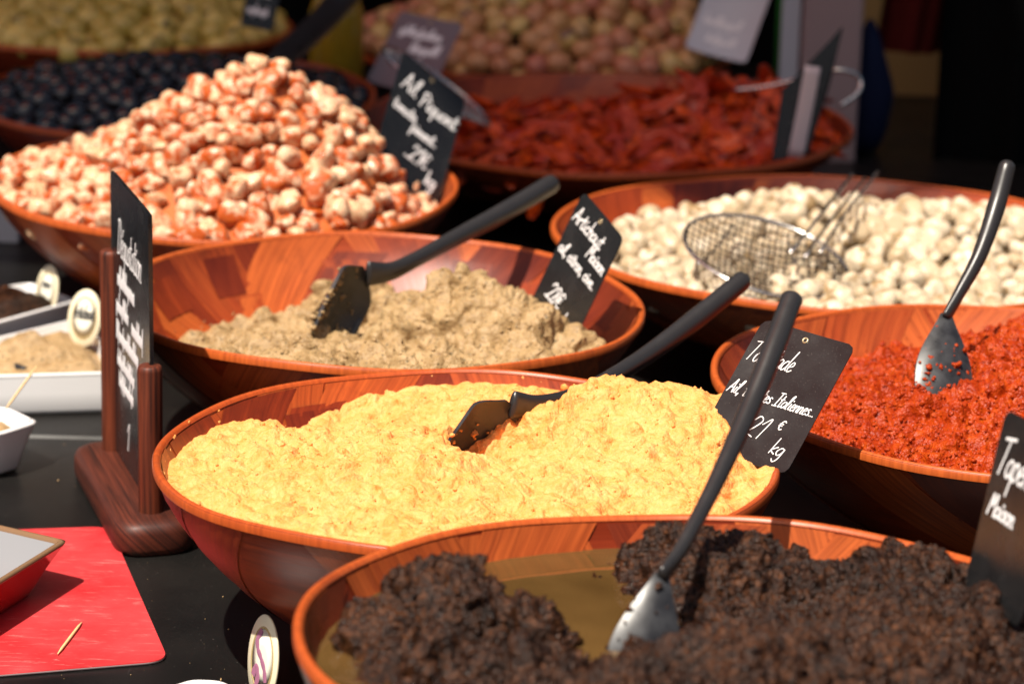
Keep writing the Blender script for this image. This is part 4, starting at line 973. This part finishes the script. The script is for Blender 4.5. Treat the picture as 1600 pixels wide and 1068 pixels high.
# steel hook handle lying across the tomatoes
hk = [atY(1148, 141, 3.05), atY(1200, 135, 3.04), atY(1262, 120, 3.03), atY(1305, 110, 3.02), atY(1332, 114, 3.02), atY(1345, 128, 3.02), atY(1338, 148, 3.01), atY(1312, 166, 3.0)]
V, F = tube(catmull([p[:] for p in hk], 6), 0.0026, seg=10)
tag(obj('steel_ladle_handle', mesh_np('steel_ladle_handle', V, F), M['steel']), 'thin hooked steel handle lying across the dried tomatoes', 'ladle')

# ------------------------------------------------------------------ sign stand
pl, pr = at(178, 700, .026), at(236, 797, .026)
ax = Vector((pr.x - pl.x, pr.y - pl.y, 0)); span = ax.length; ax.normalize(); px_ = Vector((-ax.y, ax.x, 0))
st = empty('sign_stand', (pl.x, pl.y, 0)); tag(st, 'dark wooden stand with two round posts on the black table', 'stand')
mid = (pl + pr) / 2; ang = math.atan2(ax.y, ax.x)
bx, by = span / 2 + 0.030, 0.030
poly = rounded_poly([(-bx, -by), (bx, -by), (bx, by), (-bx, by)], 0.024, 8)
rings = []
for z, ins in ((0.0, 0.003), (0.002, 0.0008), (0.006, 0.0), (0.017, 0.0), (0.022, 0.0018), (0.0245, 0.0055), (0.026, 0.010)):
    q = poly * ((bx - ins) / bx, (by - ins) / by); rings.append(np.column_stack([q, np.full(len(q), z)]))
V, F = loft(rings)
uvb = np.stack([V[:, 1] + V[:, 2], V[:, 0]], -1)
ob = obj('base', mesh_np('base', V, F, True, uvb), M['dark_wood'], st); ob.data.set_sharp_from_angle(angle=rad(60))
ob.location = (mid.x - pl.x, mid.y - pl.y, 0); ob.rotation_euler = (0, 0, ang)
for p, top, side in ((pl, atY(178, 390, pl.y).z, -1), (pr, atY(235, 570, pr.y).z, 1)):
    th = np.linspace(0, 2 * math.pi, 28, endpoint=False); rr = 0.0092
    rings = [np.stack([np.cos(th) * r, np.sin(th) * r, np.full(28, z)], -1) for r, z in ((rr, 0.0255), (rr, 0.05), (rr, top - 0.004), (rr - 0.0007, top - 0.001), (rr - 0.002, top))]
    V, F = loft(rings); uvp = np.stack([np.tile(th * rr, 5), V[:, 2]], -1)
    q = obj('post', mesh_np('post', V, F, True, uvp), M['dark_wood'], st); q.location = (p.x - pl.x, p.y - pl.y, 0); q.data.set_sharp_from_angle(angle=rad(60))
# its tall slate sign, slotted between the posts
sw_, sh_ = span + 0.002, 0.222
yaw = math.atan2(ax.y, ax.x)
Rz = Matrix.Rotation(yaw, 3, 'Z') @ Matrix.Rotation(math.pi / 2, 3, 'X')
q = Rz.to_quaternion(); rv = Vector(q.axis) * q.angle
sx, sy = -sw_ / 2, sh_ / 2
L_ = [S_('Dégustation', sx + 0.030, sy - 0.058, 0.030, squeeze=0.72), scribble(sx + 0.028, sy - 0.083, 0.070, 0.018, 11), scribble(sx + 0.022, sy - 0.105, 0.050, 0.017, 12), scribble(sx + 0.085, sy - 0.108, 0.045, 0.017, 16), scribble(sx + 0.020, sy - 0.127, 0.090, 0.016, 13), scribble(sx + 0.024, sy - 0.147, 0.070, 0.014, 14), scribble(sx + 0.030, sy - 0.163, 0.06, 0.013, 15), S_('1', sx + 0.060, sy - 0.205, 0.022)]
card('tasting_sign', 'tall black slate sign slotted in the wooden stand, reading Dégustation', (mid.x + px_.x * 0.0, mid.y, 0.0275 + sh_ / 2), rv, sw_ - 0.001, sh_, L_, 'standing signs', 0, 0, 0.0016, 0.003, False, 'sign', thick=0.003)

# ------------------------------------------------------------------ tasting dishes at the left
def dish(name, label, top, base, zt, mat_out, mat_in=None, rim=None, wall=0.004, zb=0.001, r=0.010, group='tasting dishes', ribs=0):
    """open tray: top and base outlines (world xy), rim height zt"""
    c = np.mean(base, axis=0); o = empty(name, (c[0], c[1], 0)); tag(o, label, 'dish', group)
    T = rounded_poly(np.asarray(top) - c, r); B = rounded_poly(np.asarray(base) - c, r)
    def ins(Pg, k):
        m = Pg.mean(0); d = Pg - m; return m + d * (1 - k / (np.linalg.norm(d, axis=1)[:, None] + 1e-9))
    lay = lambda Q, z: np.column_stack([Q, np.full(len(Q), z)])
    mid = 0.5 * (T + B)
    V, F = loft([lay(ins(B, 0.002), zb), lay(B, zb + 0.003), lay(B + (T - B) * 0.5 * 0.92, zb + (zt - zb) * 0.5), lay(T, zt - 0.003)], (True, False)); obj('outer_wall', mesh_np('outer_wall', V, F), mat_out, o)
    V, F = loft([lay(ins(T, wall), zt - 0.003), lay(ins(B + (T - B) * 0.46, wall), zb + (zt - zb) * 0.5), lay(ins(B, wall + 0.003), zb + 0.006)], (False, True)); obj('inner_wall', mesh_np('inner_wall', V, F), mat_in or mat_out, o)
    V, F = loft([lay(T, zt - 0.0032), lay(ins(T, -0.0012), zt - 0.0012), lay(ins(T, wall * 0.4), zt), lay(ins(T, wall * 0.8), zt - 0.0004), lay(ins(T, wall), zt - 0.0032)], (False, False)); obj('rim', mesh_np('rim', V, F), rim or mat_out, o)
    return o
def q2(pts, z): return [tuple(at(x, y, z).xy) for x, y in pts]
def fill(name, label, outline, z, mat, amp, seed, bumps=()):
    c = np.mean(outline, axis=0); n = 70
    k = np.linspace(0.02, 1, 34); P = rounded_poly(np.asarray(outline) - c, 0.008, 26); m = len(P)
    XY = (k[:, None, None] * P[None]).reshape(-1, 2)
    edge = np.repeat(1 - k ** 4, m); Q = np.column_stack([XY, np.zeros(len(XY))])
    Z = edge * amp + 0.008 * fbm(Q * 45, 3, seed) * (0.2 + edge)
    for (bxy, s, h) in bumps: Z += gauss(XY[:, 0], XY[:, 1], np.array(bxy) - c, s, h) * (0.3 + 0.7 * edge)
    w = worley(Q * 110, seed); Z += 0.0032 * (np.sqrt(np.clip(1 - w * w, 0, 1)) - 0.5) * (0.3 + edge)
    w = worley(Q * 240, seed + 3); Z += 0.0016 * (np.sqrt(np.clip(1 - w * w, 0, 1)) - 0.5)
    V = np.column_stack([XY, Z]); o = obj(name, mesh_np(name, V, grid_faces(34, m, True)), mat); o.location = (c[0], c[1], z)
    tag(o, label, 'spread'); return o
# long tray of artichoke spread
topA = q2([(-150, 590), (186, 580), (140, 492), (-150, 560)], .036); baseA = q2([(-150, 655), (178, 645), (135, 560), (-150, 628)], 0.0)
dish('porcelain_tray', 'white porcelain tray holding brown artichoke spread, left of the stand', topA, baseA, .036, M['porcelain'])
inA = [tuple(np.mean(topA, axis=0) + (np.array(p) - np.mean(topA, axis=0)) * 0.955) for p in topA]
fill('tray_spread', 'brown artichoke spread heaped in the white tray', inA, .022, M['artichoke'], 0.008, 4, [(tuple(at(70, 540, .045).xy), 0.028, 0.022), (tuple(at(20, 545, .045).xy), 0.02, 0.008), (tuple(at(125, 560, .045).xy), 0.018, 0.010)])
# tray of dark spread behind it
topB = q2([(-160, 545), (-40, 520), (112, 478), (40, 450), (-160, 480)], .045); baseB = [tuple(np.mean(topB, axis=0) + (np.array(p) - np.mean(topB, axis=0)) * 0.85) for p in topB]
topB = [(p[0], p[1] + 0.035) for p in topB]; baseB = [(p[0], p[1] + 0.035) for p in baseB]
dish('porcelain_tray', 'white porcelain tray holding dark spread, behind the brown tray', topB, baseB, .042, M['porcelain'])
inB = [tuple(np.mean(topB, axis=0) + (np.array(p) - np.mean(topB, axis=0)) * 0.93) for p in topB]
fill('tray_spread', 'dark olive spread in the rear white tray', inB, .028, M['black_spread'], 0.012, 9, [(tuple(at(10, 480, .045).xy), 0.035, 0.020)])
# small square bowl with toothpick
topC = q2([(-110, 690), (0, 676), (59, 657), (10, 634), (-110, 640)], .040); cC_ = np.mean(topC, axis=0)
baseC = [tuple(cC_ + (np.array(p) - cC_) * 0.62 + (0.004, 0.0)) for p in topC]
dish('porcelain_bowl', 'small white square bowl with a toothpick, at the left edge', topC, baseC, .040, M['porcelain'], r=0.008)
inC = [tuple(cC_ + (np.array(p) - cC_) * 0.80) for p in topC]
fill('bowl_spread', 'brown spread in the small white square bowl', inC, .026, M['artichoke'], 0.006, 14)
def toothpick(label, a, b2_):
    P = np.array([np.array(a) + (np.array(b2_) - np.array(a)) * t for t in (0, .06, .15, .5, .85, .94, 1)])
    o = empty('toothpick', a); V, F = tube(P - np.array(a), np.array((.0003, .0006, .001, .0011, .001, .0006, .0003)), seg=8)
    q = obj('toothpick', mesh_np('toothpick', V, F), M['toothpick_wood']); bpy.data.objects.remove(o); q.location = a; tag(q, label, 'toothpick', 'wooden toothpicks'); return q
toothpick('toothpick standing in the small white bowl', atY(8, 640, 2.115), atY(58, 571, 2.14))
# black spoon lying in the brown tray
V, F = tube(catmull([atY(-60, 512, 2.36)[:], atY(-10, 545, 2.33)[:], atY(22, 572, 2.30)[:], atY(40, 580, 2.29)[:]], 6), 0.0045, 0.003); tag(obj('small_spoon', mesh_np('small_spoon', V, F), M['black_plastic']), 'thin black spoon lying in the brown tray', 'spoon')
# red mat and the red dish on it
matz = 0.0025
mo = rounded_poly(q2([(-120, 1068), (264, 1036), (172, 826), (-120, 836)], 0.0), 0.016, 8); c = mo.mean(0)
rings = [np.column_stack([(mo - c) * s, np.full(len(mo), z)]) for z, s in ((0.0004, 0.997), (0.0010, 1.0), (matz - 0.0006, 1.0), (matz, 0.9975))]
mt = empty('cutting_mat', (c[0], c[1], 0)); tag(mt, 'scratched red plastic cutting mat with rounded corners', 'mat')
V, F = loft(rings[:3], (True, False)); obj('edge', mesh_np('edge', V, F), M['mat_edge'], mt)
V, F = loft([rings[2] * (0.9992, 0.9992, 1), rings[3]], (False, True)); obj('sheet', mesh_np('sheet', V, F, False), M['mat_red'], mt)
topD = q2([(-150, 995), (104, 842), (-20, 806), (-150, 800)], .038); cD = np.mean(topD, axis=0)
topD = [tuple(at(104, 842, .038).xy)]; dF = Vector(at(0, 906, .038).xy) - Vector(topD[0]); dB = Vector(at(0, 818, .038).xy) - Vector(topD[0]); dF.normalize(); dB.normalize()
k0 = Vector(topD[0]); kF, kB = k0 + dF * 0.16, k0 + dB * 0.13; kD = kF + dB * 0.13
topD = [tuple(k0), tuple(kB), tuple(kD), tuple(kF)]; cD = np.mean(topD, axis=0); 
kb = Vector(at(54, 926, matz + .001).xy); sF = (kF - k0) * 0.68; sB = (kB - k0) * 0.62
baseD = [tuple(kb), tuple(kb + sB), tuple(kb + sB + sF), tuple(kb + sF)]
dish('glazed_dish', 'red glazed dish with white inside and brown rim, on the red mat', topD, baseD, .038, M['red_glaze'], M['grey_glaze'], M['brown_glaze'], 0.006, matz + 0.0008, 0.006)
toothpick('pale toothpick lying flat on the red mat', at(90, 1021, matz + 0.0012), at(128, 971, matz + 0.0012))
# white dish and label cut by the lower edge
tE = q2([(215, 1110), (250, 1075), (300, 1059), (345, 1061), (390, 1084), (420, 1120), (330, 1160)], .030); cE = np.mean(tE, axis=0)
dish('porcelain_bowl', 'white dish peeking up at the lower edge of the picture', tE, [tuple(cE + (np.array(p) - cE) * 0.7) for p in tE], .030, M['porcelain'], r=0.006)
# oval labels on picks
def oval(label, c, nrm, up, rw, rh, ink, kind, group='oval dish labels'):
    o = empty('oval_label', c); tag(o, label, 'label', group); n = np.array(nrm, float); n /= np.linalg.norm(n); u = np.array(up, float); u -= n * (u @ n); u /= np.linalg.norm(u); s = np.cross(u, n)
    Mx = Matrix((( s[0], u[0], n[0], 0), (s[1], u[1], n[1], 0), (s[2], u[2], n[2], 0), (0, 0, 0, 1))); o.matrix_world = Matrix.Translation(c) @ Mx
    th = np.linspace(0, 2 * math.pi, 48, endpoint=False); E = lambda k, z: np.stack([np.cos(th) * rw * k, np.sin(th) * rh * k, np.full(48, z)], -1)
    V, F = loft([E(0.985, -0.001), E(1, -0.0006), E(1, 0.0), E(0.985, 0.0005), E(0.5, 0.0006)]); pt = obj('plate', mesh_np('plate', V, F), M['cream_card'], o)
    V, F = loft([E(0.74, 0.0006), E(0.735, 0.0010), E(0.69, 0.0010), E(0.685, 0.0006)], (False, False)); obj('border', mesh_np('border', V, F), M['ochre_line'], pt)
    V, F = loft([E(0.685, 0.00075), E(0.3, 0.00078)]); obj('centre', mesh_np('centre', V, F), M['cream_inner'], pt)
    mb = MB()
    if kind == 'text':
        ribbon(mb, strokes('Artichaut', -rw * 0.68, rh * -0.02, rh * 0.52, squeeze=rw * 1.26 / (rh * 0.52 * 3.45), slant=0.1), 0.0013, lambda x, y: 0.0007 + 0 * x)
    elif kind == 'two':
        ribbon(mb, scribble(-rw * 0.40, rh * 0.18, rw * 0.8, rh * 0.22, 21), 0.0011, lambda x, y: 0.0007 + 0 * x); ribbon(mb, scribble(-rw * 0.45, -rh * 0.32, rw * 0.5, rh * 0.2, 22), 0.0011, lambda x, y: 0.0007 + 0 * x); ribbon(mb, scribble(rw * 0.15, -rh * 0.5, rw * 0.3, rh * 0.2, 23), 0.001, lambda x, y: 0.0007 + 0 * x)
    else:
        ribbon(mb, [catmull(np.array([(-.15, .62), (-.38, .42), (-.3, .2), (-.05, .02), (.2, -.2), (.3, -.42)]) * (rw, rh), 8)], 0.0040, lambda x, y: 0.0007 + 0 * x)
        ribbon(mb, [catmull(np.array([(-.5, -.35), (-.35, -.2), (-.2, -.38), (-.3, -.6)]) * (rw, rh), 8)], 0.0045, lambda x, y: 0.00065 + 0 * x)
    mb.build('lettering', M[ink], pt, False)
    V, F = tube([(0, -rh * 0.95, -0.0008), (0, -rh - 0.016, -0.0008)], 0.0016, seg=8); obj('pick', mesh_np('pick', V, F), M['cream_card'], o)
oval('cream oval label lettered Artichaut, standing in the brown tray', atY(132, 497, 2.385), (-0.30, -0.90, 0.25), tuple(dpx(0.12, -1, 0)), 0.0162, 0.0255, 'ink', 'text')
oval('pale oval label turned aside, standing in the dark spread tray', atY(73, 456, 2.49), (-0.62, -0.75, 0.22), tuple(dpx(0.30, -1, 0.1)), 0.0150, 0.0250, 'ink', 'two')
oval('oval label with purple drawing at the lower edge of the picture', atY(411, 1030, 1.66), (-0.80, -0.55, 0.15), tuple(dpx(0.20, -1, 0.0)), 0.0185, 0.0290, 'purple_ink', 'draw')

# ------------------------------------------------------------------ background of the stall
pb = at(1315, 272, 0); ps_ = empty('stall_post', (pb.x - 0.012, pb.y + 0.10, 0)); tag(ps_, 'mauve grey painted stall post behind the tomatoes', 'post')
poly = rounded_poly([(-0.036, -0.03), (0.036, -0.03), (0.036, 0.03), (-0.036, 0.03)], 0.006, 4)
V, F = loft([np.column_stack([poly, np.full(len(poly), z)]) for z in (0.0005, 1.9)]); obj('shaft', mesh_np('shaft', V, F, False), M['post_paint'], ps_)
V, F = loft([np.column_stack([poly * 0.3 + (-0.05, -0.01), np.full(len(poly), z)]) for z in (0.0005, 1.9)]); obj('side_rail', mesh_np('side_rail', V, F, False), M['grey_box'], ps_)
def drape(name, label, x0, x1, y, z0, z1, mat, folds, amp, cat='cloth', tilt=0.0):
    nx, nz = 90, 24; X, Z = np.meshgrid(np.linspace(x0, x1, nx), np.linspace(z0, z1, nz), indexing='ij')
    w = x1 - x0; t = (X - x0) / w; k = 1 - (Z - z0) / (z1 - z0)
    Y = y + amp * np.sin(t * folds * 6.283 + 0.7 * np.sin(t * 9)) * (0.5 + 0.5 * k) + 0.3 * amp * np.sin(t * folds * 17)
    X = X + tilt * (Z - z0)
    V = np.stack([X, Y, Z], -1).reshape(-1, 3); V2 = V + (0, 0.003, 0); Fq = grid_faces(nx, nz)
    tag(obj(name, mesh_np(name, np.vstack([V, V2]), np.vstack([Fq, Fq[:, ::-1] + len(V)])), mat), label, cat)
drape('black_backcloth', 'black cloth hanging behind the whole stall', -2.0, 2.0, 4.28, -0.855, 1.6, M['cloth_black'], 14, 0.04)
drape('black_curtain', 'deep black cloth hanging at the right behind the mushrooms', 0.515, 1.25, 3.42, -0.855, 1.3, M['cloth_black'], 5, 0.02, tilt=0.0)
drape('red_cloth', 'dark red cloth hanging beside the black curtain', 0.46, 0.60, 3.62, 0.10, 1.2, M['cloth_red'], 2, 0.012, tilt=0.12)
V, F = loft([np.column_stack([rounded_poly([(-0.2, -0.01), (0.2, -0.01), (0.2, 0.01), (-0.2, 0.01)], 0.004, 3), np.full(16, z)]) for z in (0.0005, 0.7)])
o = obj('ochre_board', mesh_np('ochre_board', V, F, False), M['ochre_paint']); o.location = (0.60, 3.86, 0); tag(o, 'ochre yellow board behind the stall post', 'board')
# navy bag slumped beside the post
V, F = ICO[4]; V = V * (0.034, 0.04, 0.085); V = V * (1 + 0.10 * vnoise(V * 22, 3)[:, None]); V[:, 0] *= 1 - 0.5 * np.clip(V[:, 2] / 0.085, 0, 1); V[:, 2] = np.maximum(V[:, 2], -0.075)
o = obj('navy_bag', mesh_np('navy_bag', V, F), M['cloth_navy']); o.location = at(1368, 262, 0) + Vector((-0.004, 0.10, 0.076)); tag(o, 'dark navy cloth bag slumped right of the stall post', 'bag')
# slim green bottle and pale box, oil bottle
def bottle(name, label, p, prof, mat, cat):
    th = np.linspace(0, 2 * math.pi, 32, endpoint=False); V, F = loft([np.stack([np.cos(th) * r, np.sin(th) * r, np.full(32, z)], -1) for r, z in prof])
    o = obj(name, mesh_np(name, V, F), mat); o.location = p; o.data.set_sharp_from_angle(angle=rad(50)); tag(o, label, cat)
bottle('green_bottle', 'slim bright green bottle left of the stall post', at(1224, 118, 0.0) + Vector((0, 0.0, 0.0005)), [(0.010, 0), (0.0135, 0.003), (0.0135, 0.15), (0.006, 0.17), (0.006, 0.2)], M['green_glass'], 'bottle')
bottle('oil_bottle', 'yellow oil bottle between the green and brown olives', Vector((-0.225, 3.42, 0.0005)), [(0.030, 0), (0.034, 0.004), (0.034, 0.16), (0.028, 0.185), (0.013, 0.21), (0.012, 0.26), (0.014, 0.262), (0.014, 0.27)], M['amber_oil'], 'bottle')
bp_ = at(34, 380, 0); o = slab('grey_box', bp_.x - 0.25, bp_.x - 0.004, bp_.y, bp_.y + 0.08, 0.0005, 0.055, M['grey_box'], None, 0.004); tag(o, 'pale grey box at the left edge beside the garlic bowl', 'box')
print('COUNTS', n1, n2, n3, n4, n5, n6, len(bpy.data.objects))
